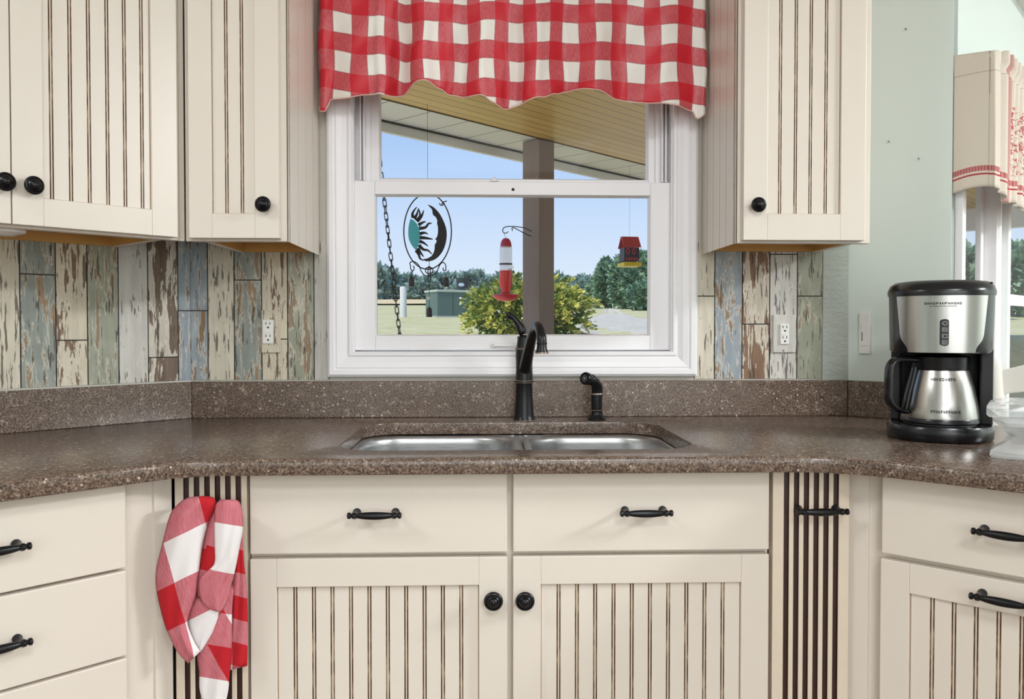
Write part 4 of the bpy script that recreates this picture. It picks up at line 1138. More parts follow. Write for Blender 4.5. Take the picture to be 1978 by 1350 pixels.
# clear glass box on the counter end
g0 = on_z(1999, 880, ZT)
GT = Matrix.Translation((g0.x, g0.y, ZT)) @ Matrix.Rotation(math.radians(-38), 4, 'Z')
gb = thing('glass_dish', 'clear cut-glass lidded dish right of the coffee maker', 'dish', GT)
w, d_ = .062, .070
def fac(s, z, k=0):
    P = []
    for i in range(16):
        a = 2*PI*(i+.5*k)/16; c, q_ = math.cos(a), math.sin(a); m = max(abs(c), abs(q_))**.75
        P.append((s*w*c/m, s*d_*q_/m, z))
    return P
b = MB(GT); b.loops([fac(.96, 0), fac(1.0, .004), fac(.98, .009, 1), fac(.70, .022), fac(.58, .034, 1), fac(.74, .046), fac(.92, .056, 1), fac(.96, .064)], 0, True, False)
b.loops([fac(.88, .064), fac(.66, .044, 1), fac(.42, .034), fac(.2, .032)], 0, False, True); b.build('bowl', M['crystal'], gb)
b = MB(GT); b.loops([fac(1.02, .0645), fac(1.08, .067, 1), fac(1.08, .080), fac(1.02, .086, 1), fac(.72, .0885), fac(.66, .085, 1), fac(.3, .084)]); b.build('lid', M['crystal'], gb)

# ================================================================ OUTSIDE
sp_ = on_y(1042, 632, 5.43)      # the near corner of the porch post
e2 = Vector((S2, S2, 0)); o2 = Vector((-S2, S2, 0))
HP = .075
pc = Vector((sp_.x, sp_.y, 0)) + Vector((0, HP*math.sqrt(2), 0))
FP = frame(pc, 45)               # x along the eave, y outwards
def gz(d):
    return lerp_table([(0, -.25), (6.0, -.2), (6.6, .3), (7.2, .86), (8.0, .985), (10, 1.03), (15, 1.16), (25, 1.43), (40, 1.93), (70, 2.95), (150, 6.1), (260, 10.6)], d)
def ground(name, xs, ds, mat, lift=0, lab=None):
    """xs(d) = the two sides of the strip at distance d"""
    b = MB(); rows = []
    for d in ds:
        a, c = xs(d); rows.append([b._v((a+(c-a)*i/14, d, gz(d)+lift+.04*math.sin(d*.7+i))) for i in range(15)])
    for p, q_ in zip(rows, rows[1:]):
        for i in range(14): b.face([p[i], p[i+1], q_[i+1], q_[i]])
    return struct(b.build(name, mat, smooth=180, base=(0, ds[0], gz(ds[0]))))
def grassmat(nm, c1, c2, c3, s):
    t = NT(nm); v = t.coord('Object'); n = t.noise(v, s, 6, .7); n2 = t.noise(v, s*.15, 3)
    c = t.ramp(n, [(.3, c1), (.5, c2), (.7, c3)]); c = t.mix(t.math('MULTIPLY', t.step(n2, .4, .7), .4), c, c3)
    t.set(c, .9); t.bump(n, .6, .05); return t.m
M['grass'] = grassmat('lawn_grass', lin(158, 156, 96), lin(192, 186, 132), lin(214, 206, 164), 5)
M['hay'] = grassmat('hay_stubble', lin(190, 164, 112), lin(214, 190, 140), lin(228, 208, 164), 1.2)
M['gravel'] = grassmat('gravel', lin(178, 170, 150), lin(204, 196, 176), lin(220, 212, 194), 14)
ds = [6.2, 6.6, 7.2, 8, 9, 10, 12, 15, 18, 22, 25, 30, 36, 40, 50, 60, 70, 90, 120, 150, 200, 260]
ground('lawn', lambda d: (-.9*d-6, 1.4*d+6), ds, M['grass'])
ground('hay_field', lambda d: (-.6*d, .02*d), [72, 80, 90, 105, 120, 135], M['hay'], .14)
def px2x(px, d): return on_y(px, 632, d).x
ground('driveway', lambda d: (px2x(lerp_table([(7, 1010), (8, 1060), (12, 1120), (30, 1165), (45, 1170)], d), d), px2x(lerp_table([(7, 1560), (8, 1500), (12, 1330), (20, 1240), (30, 1205), (45, 1180)], d), d)), [7.2, 8, 9, 10, 12, 15, 18, 22, 25, 30, 36, 44], M['gravel'], .035)
# porch floor
M['deck'] = plain('grey_deck', lin(150, 146, 140), .7, var=.15)
nO = FN @ Vector((0, TH+.004, 0))
def line_y(p, d, y): k = (y-p.y)/d.y; return p + d*k
post_line = lambda off, y: line_y(Vector((pc.x, pc.y, 0)) + o2*off, e2, y)
A_ = post_line(.12, 2.13); B_ = Vector((pc.x, pc.y, 0)) + o2*.12 + e2*5.5
D_ = line_y(Vector((nO.x, nO.y, 0)), e2, 2.13); C_ = Vector((nO.x, nO.y, 0)) + e2*((B_-nO).dot(e2))
pol = [(p.x, p.y) for p in (A_, D_, C_, B_)]
struct(MB().prism(pol, -.2, -.05).build('porch_floor', M['deck']))
def boards(nm, c1, c2, pitch, gap, ang, rough=.5):
    t = NT(nm); tc = t.n('TexCoord'); mp = t.n('Mapping'); t.l(tc.outputs['Object'], mp.inputs[0]); mp.inputs['Rotation'].default_value = (0, 0, math.radians(ang))
    sp = t.n('SeparateXYZ'); t.l(mp.outputs[0], sp.inputs[0]); y = sp.outputs[1]
    k = t.math('DIVIDE', y, pitch); f = t.math('FRACT', k); fl = t.math('FLOOR', k)
    wn = t.n('TexWhiteNoise', noise_dimensions='1D'); t.l(fl, wn.inputs['W'])
    m2 = t.n('Mapping'); t.l(mp.outputs[0], m2.inputs[0]); m2.inputs['Scale'].default_value = (3, 60, 1); g = t.noise(m2.outputs[0], 1, 3)
    c = t.mix(t.math('ADD', t.math('MULTIPLY', wn.outputs['Value'], .6), t.math('MULTIPLY', g, .4)), c1, c2)
    c = t.mix(t.math('LESS_THAN', f, gap), c, tuple(x*.28 for x in c1[:3])+(1,))
    t.set(c, rough); return t.m
M['pine'] = boards('pine_ceiling_boards', lin(208, 160, 86), lin(228, 186, 112), .085, .08, -45, .35)
M['soffit'] = boards('vinyl_soffit', lin(226, 220, 206), lin(234, 228, 214), .30, .03, 45)
M['fascia'] = plain('pale_fascia', lin(232, 226, 212), .5, var=.03, vs=3)
ZP = 2.345
def pin(off, x0, x1): return [(Vector((pc.x, pc.y, 0))+o2*off+e2*x) for x in (x0, x1)]
A_ = post_line(-HP, 2.13); B_ = Vector((pc.x, pc.y, 0)) - o2*HP + e2*5.5
C_ = Vector((nO.x, nO.y, 0)) + e2*((B_-nO).dot(e2))
pol = [(p.x, p.y) for p in (A_, D_, C_, B_)]
pcl = struct(MB().prism(pol, ZP, ZP+.03).build('porch_ceiling', M['pine']))
S0 = -6.
MB(FP).box(S0, 5.5, -HP+.001, .30, ZP+.004, ZP+.03).build('soffit_panel', M['soffit'], pcl)
MB(FP).box(S0, 5.5, -HP-.010, -HP+.001, ZP-.004, ZP+.008).build('edge_strip', plain('dark_brown_strip', lin(74, 60, 46), .6), pcl)
MB(FP).box(S0, 5.5, .30, .33, ZP-.062, ZP+.12).build('fascia_board', M['fascia'], pcl)
MB(FP).box(S0, 5.5, .291, .30, ZP-.007, ZP+.006).build('soffit_channel', plain('dark_channel', lin(70, 66, 60), .6), pcl)
# roof over porch and house
struct(MB().prism([(-6, 2.11), (D_.x, 2.11), (C_.x, C_.y), tuple((Vector((pc.x, pc.y, 0))+o2*.33+e2*5.5).xy), tuple(post_line(.33, 2.12).xy)] [1:], ZP+.12, ZP+.22).build('porch_roof', plain('roof_shingle', lin(110, 104, 98), .8)))
t = NT('brown_post_paint'); v = t.coord('Object', (1,1,.25)); t.set(t.mix(t.noise(v, 30, 3), lin(132, 112, 97), lin(150, 130, 114)), .6); M['post'] = t.m
post = thing('porch_post', 'square brown porch post outside the window', 'post', FP, (0, 0, -.05))
MB(FP).box(-HP, HP, -HP, HP, -.05, ZP).build('shaft', M['post'], post, bevel=.006)

# --- swing chain
random.seed(11)
a, c = on_y(728, 262, 3.75), on_y(772.5, 650, 3.75)
ctop = a + (a-c)*((ZP-a.z)/(a.z-c.z)); cend = c + (c-a)*.6
ch = thing('swing_chain', 'black swing chain hanging at the left of the window view', 'chain', at=(cend.x, cend.y, cend.z))
dirc = (cend-ctop); Lc = dirc.length; dirc.normalize(); nl = int(Lc/.030)
def link(p, dr, rot, r=.0022, hl=.024, hw=.009):
    sd = dr.orthogonal().normalized(); sd = Matrix.Rotation(rot, 3, dr) @ sd; pts = []
    for i in range(20):
        t = 2*PI*i/20; cc, ss = math.cos(t), math.sin(t)
        pts.append(p + dr*(hl-hw)*(1 if cc > 0 else -1)*(abs(cc) > .02) + dr*hw*cc + sd*hw*ss)
    return pts
def closed_tube(b, pts, r, n=6, m=0):
    N = len(pts); rings = []; cen = sum(pts, Vector())/N
    nz = (pts[1]-pts[0]).cross(pts[N//3]-pts[0]).normalized()
    R = []
    for i, p in enumerate(pts):
        t = (pts[(i+1)%N]-pts[i-1]).normalized(); s_ = t.cross(nz)
        R.append([b._v(p + s_*r*math.cos(2*PI*k/n) + nz*r*math.sin(2*PI*k/n)) for k in range(n)])
    for i in range(N):
        for k in range(n): b.face([R[i][k], R[i][(k+1)%n], R[(i+1)%N][(k+1)%n], R[(i+1)%N][k]], m)
M['iron'] = plain('black_iron', lin(34, 31, 30), .5, .3, var=.2)
for i in range(nl):
    p = ctop + dirc*(i+.5)*.030
    b = MB(); closed_tube(b, link(p, dirc, .4 + (i%2)*PI/2 + random.uniform(-.2, .2), .0022, .0195, .0075), .0022); b.build('link', M['iron'], ch, smooth=180)

# --- sun-and-moon chime
YK = 4.62
def k_(px, py): return on_y(px, py, YK)
kc = k_(826, 447); pxm = (kc-k_(825, 447)).length
def kz(zx, zy): return k_(720+zx/4.8214, 380+zy/4.8214)
ck = thing('wind_chime', 'black iron wind chime with half sun, crescent moon and bells', 'wind chime', at=tuple(k_(828, 640)))
b = MB()
closed_tube(b, [k_(826+46*math.cos(2*PI*i/56), 447+73*math.sin(2*PI*i/56)) for i in range(56)], .0035)
def scroll(pts, r=.0032): b.tube([kz(*p) for p in pts], r, 6, sub=5)
scroll([(352, 640), (346, 625), (352, 610), (375, 603), (402, 612), (430, 640), (450, 690), (480, 728), (520, 738), (565, 728), (600, 690), (622, 640), (645, 614), (668, 618), (680, 645), (680, 680), (668, 690), (655, 678), (656, 660)])
scroll([(352, 640), (353, 672), (372, 690), (385, 672), (384, 652), (374, 648)])
scroll([(525, 660), (500, 662), (490, 690), (505, 712), (520, 705)]); scroll([(525, 660), (550, 662), (560, 690), (548, 712), (530, 705)])
scroll([(620, 60), (635, 80), (655, 75), (665, 58)]); scroll([(640, 72), (660, 50), (690, 40)])
b.build('ring_frame', M['iron'], ck, smooth=180)
def plate(b, pts, th=.004, m=0):
    f = [b._v(p) for p in pts]; k = [b._v(p + Vector((0, th, 0))) for p in pts]
    b.face(f, m); b.face(k[::-1], m)
    for i in range(len(f)): b.face([f[i], k[i], k[(i+1)%len(f)], f[(i+1)%len(f)]], m)
b = MB(); outer = [(510, 72), (560, 92), (610, 140), (650, 205), (680, 280), (690, 350), (682, 420), (660, 490), (620, 550), (575, 585), (530, 600), (490, 600)]
innr = [(465, 580), (510, 575), (550, 550), (572, 510), (578, 470), (575, 450), (592, 425), (596, 405), (580, 398), (600, 370), (608, 330), (606, 270), (596, 245), (604, 225), (585, 185), (565, 175), (555, 150), (568, 142), (545, 110)]
n = max(len(outer), len(innr))
po, _ = smooth_path([kz(*p) for p in outer], [0]*len(outer), 3); pi_ = [kz(*p) for p in innr]
# strip between the outer curve and the profile of the face
def samp(P, t):
    x = t*(len(P)-1); i = min(int(x), len(P)-2); return P[i].lerp(P[i+1], x-i)
N = 38
for i in range(N):
    a0, a1 = i/N, (i+1)/N
    plate(b, [samp(po, a0), samp(po, a1), samp(pi_[::-1], a1), samp(pi_[::-1], a0)])
b.build('crescent_moon', M['iron'], ck)
b = MB()
arc = [(350, 205), (385, 222), (415, 260), (435, 310), (440, 350), (436, 400), (425, 450), (402, 500)]
chd = [(350, 205), (335, 270), (330, 340), (338, 400), (365, 455), (402, 500)]
pa_, _ = smooth_path([kz(*p) for p in arc], [0]*len(arc), 3); pb_, _ = smooth_path([kz(*p) for p in chd], [0]*len(chd), 3)
for i in range(20): plate(b, [samp(pa_, i/20), samp(pa_, (i+1)/20), samp(pb_, (i+1)/20), samp(pb_, i/20)])
M['teal_glass'] = plain('teal_enamel', lin(92, 214, 224), .25, var=.08, vs=20)
b.build('half_sun', M['teal_glass'], ck)
b = MB(); random.seed(5)
raysp = [((375, 195), (372, 150), (410, 95)), ((385, 205), (410, 165), (428, 105)), ((405, 225), (440, 180), (432, 120)), ((415, 230), (455, 180), (475, 125)), ((425, 265), (465, 240), (495, 232)), ((432, 295), (490, 285), (520, 250), (550, 248)), ((438, 345), (480, 335), (515, 348)), ((438, 380), (500, 385), (525, 390), (560, 395)), ((436, 415), (475, 430), (515, 460)), ((430, 450), (470, 490), (515, 500), (550, 535)), ((420, 480), (445, 520), (475, 560)), ((405, 500), (430, 540), (440, 575), (475, 595))]
for r_ in raysp:
    P = [kz(*p) for p in r_]
    b.tube(P, [.0105]+[.0095-.006*i/(len(P)-1) for i in range(1, len(P)-1)]+[.0022], 8, sub=5)
b.build('sun_rays', M['iron'], ck, smooth=180)
def bell(zx, zy, strand=None):
    p = kz(zx, zy)
    b = MB(); b.lathe([(.0148, -.027), (.0156, -.026), (.0154, -.01), (.0150, .010), (.0134, .019), (.0095, .0245), (.0035, .027), (.0016, .032)], p, n=18); b.build('bell', plain('rusty_bell', lin(60, 48, 44), .5, .4, var=.3) if 'rb' not in M else M['rb'], ck, smooth=50)
M['rb'] = plain('rusty_bell', lin(58, 46, 42), .5, .4, var=.3)
for q_ in ((361, 790), (684, 792), (527, 1075)): bell(*q_)
for P_, r in (((kz(361, 740), kz(358, 690)), .0012), ((kz(684, 742), kz(672, 690)), .0012), ((kz(526, 600), kz(526, 700)), .0016), ((kz(526, 780), kz(527, 1040)), .0016), ((Vector((kc.x, YK, ZP)), k_(826, 374)), .0010)):
    b = MB(); b.tube(P_, r, 5); b.build('hanging_wire', M['iron'], ck)
b = MB()
for zy in (690, 755): closed_tube(b, link(kz(526, zy), Vector((0,0,1)), 0, .003, .024, .010), .0028)
b.build('link', M['iron'], ck, smooth=180)
b = MB(); p = kz(520, 943); b.lathe([(.0095, 0), (.0095, .003), (.006, .004)], (p.x, p.y, p.z), 'Y', 18); b.build('clapper_disc', M['white_plate'], ck)

# --- hummingbird feeder on its bracket
YH = 5.30
def h_(px, py): return on_y(px, py, YH)
hc = h_(977, 520); hs = YH/1612
def hz(py): return ZC-(py-632)*hs*1.0
def bottle_mat():
    t = NT('clear_bottle'); out = t.t.nodes['Material Output']; tr = t.n('BsdfTransparent'); t.set((.95, .96, .97, 1), .1); mx = t.n('MixShader', inp={0: .38}); t.l(tr.outputs[0], mx.inputs[1]); t.l(t.b.outputs[0], mx.inputs[2]); t.l(mx.outputs[0], out.inputs[0]); return t.m
M['bottle'] = bottle_mat()
t = thing('hummingbird_feeder', 'red hummingbird feeder with clear bottle hanging by the porch post', 'bird feeder', at=(hc.x, YH, hz(580)))
b = MB(); cup = [(.001, 460), (.016, 461), (.026, 464), (.034, 470), (.036, 475), (.0365, 477)]
b.lathe([(r, hz(p)) for r, p in cup[::-1]], (hc.x+.001, YH, 0), n=28); b.build('hanging_cap', plain('raspberry_plastic', lin(200, 44, 74), .35), t, smooth=60)
b = MB(); b.lathe([(r, hz(p)) for r, p in ((.036, 476), (.0405, 480), (.0405, 516), (.0405, 548), (.034, 556), (.027, 562), (.025, 570))], (hc.x, YH, 0), n=32, cap=False); btl = b.build('bottle', M['bottle'], t, smooth=60)
b = MB(); b.lathe([(r, hz(p)) for r, p in ((.0, 523), (.0414, 523), (.0414, 548), (.0352, 556), (.0282, 562), (.0258, 569), (0, 569))], (hc.x, YH, 0), n=32, cap=False); b.build('nectar', M['red_liquid'], btl, smooth=60)
b = MB(); b.lathe([(.0409, hz(511.5)), (.0418, hz(511)), (.0418, hz(509.5)), (.0409, hz(509))], (hc.x, YH, 0), n=32, cap=False); b.build('bottle_band', M['iron'], btl)
b = MB(); b.lathe([(r, hz(p)) for r, p in ((.0, 582), (.048, 581), (.066, 577), (.079, 574), (.084, 571.5), (.078, 569.5), (.05, 568), (.03, 566), (.026, 563), (0, 563))], (hc.x, YH, 0), n=36); tr_ = b.build('feeding_tray', plain('red_plastic', lin(222, 40, 38), .3), t, smooth=50)
for i in range(6):
    a = 2*PI*i/6+.3; b = MB(); b.lathe([(.010, 0), (.012, .003), (.004, .006)], (hc.x+.060*math.cos(a), YH+.060*math.sin(a), hz(570.5)), n=10); b.build('flower_port', plain('yellow_port', lin(232, 172, 60), .4) if i == 0 else bpy.data.materials['yellow_port'], tr_)
b = MB(); b.tube([Vector((hc.x, YH, hz(461))), h_(973, 449)], .0012, 5); b.build('hanging_wire', M['iron'], t)
t = thing('hanging_bracket', 'thin black hook bracket fixed to the porch post', 'hook', at=tuple(h_(1012, 440)))
b = MB(); P = lambda zx, zy: h_(940+zx/5.191, 400+zy/5.191)
b.tube([P(215, 245), P(195, 262), P(170, 255), P(160, 232), P(172, 208), P(200, 197), P(262, 194), P(330, 200), P(380, 208)], [.003]*9, 7, sub=5)
b.tube([P(258, 238), P(255, 212), P(268, 205), P(310, 225), P(352, 248), P(380, 262)], [.003]*6, 7, sub=4); b.build('hook_arm', M['iron'], t, smooth=180)
w_ = FP @ Vector((-HP, 0, 0)); a = P(380, 235)
b = MB(); b.tube([P(380, 208), Vector((w_.x+.0, w_.y-.01, P(380, 208).z))], .003, 7); b.tube([P(380, 262), Vector((w_.x, w_.y-.01, P(380, 262).z))], .003, 7); b.build('wall_plate', M['iron'], t)

# --- house-shaped feeder
YB_ = 6.0
def f_(zx, zy): return on_y(940+zx/5.191, 400+zy/5.191, YB_)
fs = YB_/1612/5.191
c0 = f_(1432, 440)
FT = Matrix.Translation((c0.x, YB_, 0)) @ Matrix.Rotation(math.radians(8), 4, 'Z')
t = thing('birdhouse_feeder', 'small red-roofed house-shaped feeder hanging at right of the window view', 'bird feeder', FT, (0, 0, f_(1432, 600).z))
z = lambda zy: f_(1432, zy).z
W_ = 78*fs
b = MB(FT); b.loops([[(-W_*1.12, -.075, z(405)), (-W_*1.12, -.012, z(298)), (-W_*1.12, .012, z(298)), (-W_*1.12, .075, z(405)), (-W_*1.12, .075, z(412)), (-W_*1.12, 0, z(306)), (-W_*1.12, -.075, z(412))],
    [(W_*1.12, -.075, z(405)), (W_*1.12, -.012, z(298)), (W_*1.12, .012, z(298)), (W_*1.12, .075, z(405)), (W_*1.12, .075, z(412)), (W_*1.12, 0, z(306)), (W_*1.12, -.075, z(412))]])
b.build('roof', plain('red_roof', lin(196, 52, 62), .5), t)
b = MB(FT); b.box(-W_, W_, -.055, .055, z(545), z(410)); bd = b.build('house_body', plain('dark_house_paint', lin(52, 44, 62), .5), t, bevel=.002)
for x in (-.55, .25):
    b = MB(FT); closed_tube(b, [Vector((W_*x+.010*math.cos(2*PI*i/16), -.056, z(447)+.021*math.sin(2*PI*i/16))) for i in range(16)], .004); b.build('painted_arch', plain('red_arch', lin(196, 60, 66), .5) if x < 0 else bpy.data.materials['red_arch'], bd)
b = MB(FT)
for x in (-.7, -.35, .0, .35, .7): b.box(W_*x-.006, W_*x+.006, -.0575, -.055, z(540), z(512))
b.build('painted_border', bpy.data.materials['red_arch'], bd)
b = MB(FT); b.box(-W_*1.18, W_*1.18, -.085, .085, z(598), z(566)); b.box(-W_*1.2, W_*1.2, -.09, .09, z(568), z(560)); b.build('tray', plain('yellow_tray', lin(236, 206, 40), .4), t, bevel=.004)
b = MB(FT); b.tube([(0, 0, z(300)), (0, 0, z(165)), (0, 0, ZP-.06)], .0007, 6); b.build('hanging_wire', M['iron'], t)
# ---------------------------------------------------------------- garden
def leafmat(nm, cols, rough=.6, transl=.25):
    t = NT(nm); at = t.n('Attribute', attribute_name='leaf')
    c = t.ramp(at.outputs['Fac'], [(i/(len(cols)-1), cc) for i, cc in enumerate(cols)])
    t.set(c, rough); out = t.t.nodes['Material Output']
    tl = t.n('BsdfTranslucent'); t.l(c, tl.inputs[0]); mx = t.n('MixShader', inp={0: transl}); t.l(t.b.outputs[0], mx.inputs[1]); t.l(tl.outputs[0], mx.inputs[2]); t.l(mx.outputs[0], out.inputs[0])
    return t.m
def leaves(b, pts, size, aspect=.42, updroop=.3):
    """one small folded blade per point; pts = (position, outward direction, tone)"""
    L = b.bm.loops.layers.float_color.verify() if False else (b.bm.loops.layers.float_color.get('leaf') or b.bm.loops.layers.float_color.new('leaf'))
    for p, d, tone in pts:
        s = size*random.uniform(.6, 1.25); d = (Vector(d)+Vector((random.gauss(0, .45), random.gauss(0, .45), random.gauss(0, .35)))).normalized()
        sd = d.orthogonal().normalized(); sd = Matrix.Rotation(random.uniform(0, 6.28), 3, d) @ sd
        up = d.cross(sd)
        q = [p, p+d*s*.45+sd*s*aspect*.5, p+d*s-up*s*.12, p+d*s*.45-sd*s*aspect*.5]
        vs = [b._v(x) for x in q]; f = b.face(vs)
        for l in f.loops: l[L] = (tone, tone, tone, 1)
def crown_points(c, rad, n, lumps, tone=lambda: random.uniform(0, 1), rough=.25, flat_bottom=-1):
    """points over a crown made of overlapping lumps"""
    P = []
    for _ in range(n):
        lc, lr = random.choice(lumps)
        d = Vector((random.gauss(0, 1), random.gauss(0, 1), random.gauss(0, 1))).normalized()
        if d.z < flat_bottom: d.z = abs(d.z)
        r = lr*random.uniform(1-rough, 1.0)
        p = Vector((c[0]+(lc[0]+d.x*r)*rad[0], c[1]+(lc[1]+d.y*r)*rad[1], c[2]+(lc[2]+d.z*r)*rad[2]))
        P.append((p, d, tone()))
    return P
# the golden shrub behind the post
random.seed(21)
sh = on_y(1018, 598, 8.1); R = (124/1612*8.1, .60, 64/1612*8.1)
t = thing('golden_shrub', 'bushy golden-green shrub growing behind the porch post', 'shrub', at=(sh.x, sh.y, gz(8.1)-.04))
b = MB(); P = []
for i in range(320):      # sprays: short arching twigs, each carrying its own leaves
    d = Vector((random.gauss(0, 1), random.gauss(0, 1)-.35, random.gauss(.25, .75))).normalized()
    k = random.uniform(.55, .92)
    base = Vector((sh.x+d.x*R[0]*k, sh.y+d.y*R[1]*k, sh.z+d.z*R[2]*k*(1 if d.z > 0 else 1.4)))
    dr = (Vector((d.x, d.y, d.z*.5+.15))).normalized(); ln = random.uniform(.07, .19)
    gold = random.random() < .62
    for j in range(30):
        s = j/29; p = base + dr*ln*s + Vector((0, 0, -.08*s*s)) + Vector((random.gauss(0, .018), random.gauss(0, .018), random.gauss(0, .014)))
        tn = (.35+.6*s*random.uniform(.7, 1.1)) if gold else random.uniform(.12, .5)
        P.append((p, dr, min(1, max(0, tn))))
P += crown_points((sh.x, sh.y, sh.z-.05), R, 5200, [((0, 0, 0), .8), ((.25, -.2, .1), .6), ((-.3, -.1, 0), .6), ((0, 0, -.5), .75)], lambda: random.uniform(0, .45))
leaves(b, P, .046, .5)
M['shrub'] = leafmat('golden_leaves', [lin(52, 84, 50), lin(92, 122, 60), lin(158, 172, 72), lin(216, 212, 104), lin(240, 234, 150)])
b.build('foliage', M['shrub'], t, recalc=False)
b = MB()
for i in range(9):
    a = 2*PI*i/9; b.tube([(sh.x+.04*math.cos(a), sh.y+.04*math.sin(a), gz(8.1)-.05), (sh.x+.2*math.cos(a), sh.y+.2*math.sin(a), gz(8.1)+.15), (sh.x+R[0]*.6*math.cos(a), sh.y+.35*math.sin(a), sh.z+.05)], [.014, .010, .004], 7, sub=3)
b.build('stems', plain('shrub_bark', lin(110, 92, 74), .8), t, smooth=180)

M['tree_far'] = leafmat('hazed_woodland_leaves', [lin(124, 150, 146), lin(142, 166, 158), lin(160, 184, 168)], transl=.1)  # distance haze mixed into the leaf colours as blue-green
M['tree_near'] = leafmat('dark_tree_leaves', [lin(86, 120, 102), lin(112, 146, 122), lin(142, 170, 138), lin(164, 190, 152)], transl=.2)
M['bark'] = plain('grey_bark', lin(130, 118, 104), .85, var=.2)
def tree(lab, px, pyb, pyt, wpx, d, mat, group, n, seed, leaf):
    random.seed(seed); g = on_y(px, pyb, d); k = d/1612; H = (pyb-pyt)*k; Wd = wpx*k/2
    zb = gz(d) - .1
    t = thing('tree', lab, 'tree', at=(g.x, d, zb), group=group)
    b = MB(); lumps = [((0, 0, .15), .68)]
    for i in range(9):
        a = random.uniform(0, 6.28); lumps.append(((.52*math.cos(a)*random.uniform(.6, 1), .52*math.sin(a), random.uniform(-.65, .55)), random.uniform(.32, .5)))
    c = (g.x, d, g.z + H*.54); rad = (Wd, Wd*.8, H*.50)
    leaves(b, crown_points(c, rad, n, lumps, rough=.22), leaf, .7)
    b.build('crown', mat, t, recalc=False)
    b = MB(); b.tube([(g.x, d, zb), (g.x+.02*H, d, g.z+H*.3), (g.x-.01*H, d, g.z+H*.7)], [H*.025, H*.02, H*.008], 8, sub=3)
    for i in range(4):
        a = i*1.7; b.tube([(g.x, d, g.z+H*(.25+.1*i)), (g.x+Wd*.5*math.cos(a), d+Wd*.4*math.sin(a), g.z+H*(.45+.1*i))], [H*.011, H*.004], 6)
    b.build('trunk', M['bark'], t, smooth=180); return t
G1, G2 = 'trees right of the driveway', 'hazy woodland beyond the hay field'
tree('tall dense tree below the red-roofed house feeder', 1215, 606, 486, 78, 46, M['tree_near'], G1, 5200, 1, .42)
tree('broad tree at the right edge of the main window view', 1268, 607, 478, 84, 48, M['tree_near'], G1, 5200, 2, .42)
tree('rounded tree left of the feeder tree', 1172, 605, 502, 52, 50, M['tree_near'], G1, 3600, 3, .38)
tree('low paler tree in front of the feeder tree', 1236, 612, 548, 56, 40, M['tree_near'], G1, 2600, 4, .30)
tree('small leafy tree at the head of the driveway', 1150, 602, 540, 34, 56, M['tree_near'], G1, 1800, 5, .36)
labs = [(724, 'woodland tree at the left edge of the window view'), (752, 'woodland tree just right of the swing chain'), (786, 'woodland tree above the white bollard'), (815, 'woodland tree between the bollard and the middle bell'), (842, 'woodland tree behind the wind chime centre strand'), (872, 'woodland tree above the left half of the green utility box'), (902, 'woodland tree behind the black bucket'), (934, 'woodland tree between the bucket and the hummingbird feeder'), (968, 'woodland tree behind the hummingbird feeder'), (1080, 'woodland tree just right of the porch post'), (1108, 'woodland tree above the right half of the shrub'), (1135, 'woodland tree left of the driveway trees')]
tops = [516, 520, 532, 540, 536, 530, 530, 532, 532, 534, 540, 540]
for i, ((px, lab), tp) in enumerate(zip(labs, tops)):
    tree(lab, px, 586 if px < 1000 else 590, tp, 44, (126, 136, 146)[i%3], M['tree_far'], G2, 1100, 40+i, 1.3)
# far hills
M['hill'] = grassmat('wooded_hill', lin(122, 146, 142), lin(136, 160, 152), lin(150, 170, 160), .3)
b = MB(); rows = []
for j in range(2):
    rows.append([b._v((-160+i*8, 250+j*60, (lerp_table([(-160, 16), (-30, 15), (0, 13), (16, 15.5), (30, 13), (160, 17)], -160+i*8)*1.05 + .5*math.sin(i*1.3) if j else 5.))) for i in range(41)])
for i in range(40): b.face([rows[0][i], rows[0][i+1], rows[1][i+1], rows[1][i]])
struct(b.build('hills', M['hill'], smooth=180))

# utility box, bucket, bollard
YU = 25.
def u_(px, py, Y=YU): return on_y(px, py, Y)
UT = Matrix.Translation((u_(865, 612).x, YU, 0)) @ Matrix.Rotation(math.radians(28), 4, 'Z')
zg = gz(YU)-.05
t = thing('utility_box', 'green metal utility box on the lawn behind the wind chime', 'utility box', UT, (0, 0, zg))
zt2 = u_(858, 561).z
M['box_green'] = plain('utility_green', lin(84, 108, 100), .5, var=.06, vs=3)
b = MB(UT); b.box(-.54, .54, -.42, .42, zg+.06, zt2-.06); bb = b.build('cabinet', M['box_green'], t, bevel=.02)
b = MB(UT); b.box(-.57, .57, -.45, .45, zt2-.07, zt2); b.build('lid', plain('pale_lid', lin(176, 186, 174), .5), t, bevel=.015)
b = MB(UT); b.box(-.62, .62, -.50, .50, zg-.03, zg+.07); b.build('concrete_pad', plain('concrete', lin(176, 176, 166), .8), t, bevel=.01)
b = MB(UT); b.tube([(.20, -.41, zg+.42), (.20, -.47, zg+.44), (.20, -.47, zg+.58), (.20, -.41, zg+.60)], .03, 8, sub=3); b.build('latch', M['white_plate'], t, smooth=60)
b = MB(UT); b.box(-.04, -.025, -.426, -.42, zg+.08, zt2-.08); b.build('door_seam', plain('seam', lin(50, 66, 62), .6), bb)
pb = u_(897, 560); 
t = thing('bucket', 'black bucket with a curved handle on the green utility box', 'bucket', at=(pb.x, YU+.1, zt2))
b = MB(); r0 = 13*YU/1612; hb = 24*YU/1612
b.lathe([(r0*.86, zt2), (r0*.92, zt2+hb*.1), (r0, zt2+hb*.94), (r0*1.05, zt2+hb), (r0*.95, zt2+hb), (r0*.85, zt2+.04)], (pb.x-.05, YU+.1, 0), n=26); b.build('pail', plain('dark_pail', lin(44, 52, 60), .5), t, smooth=40)
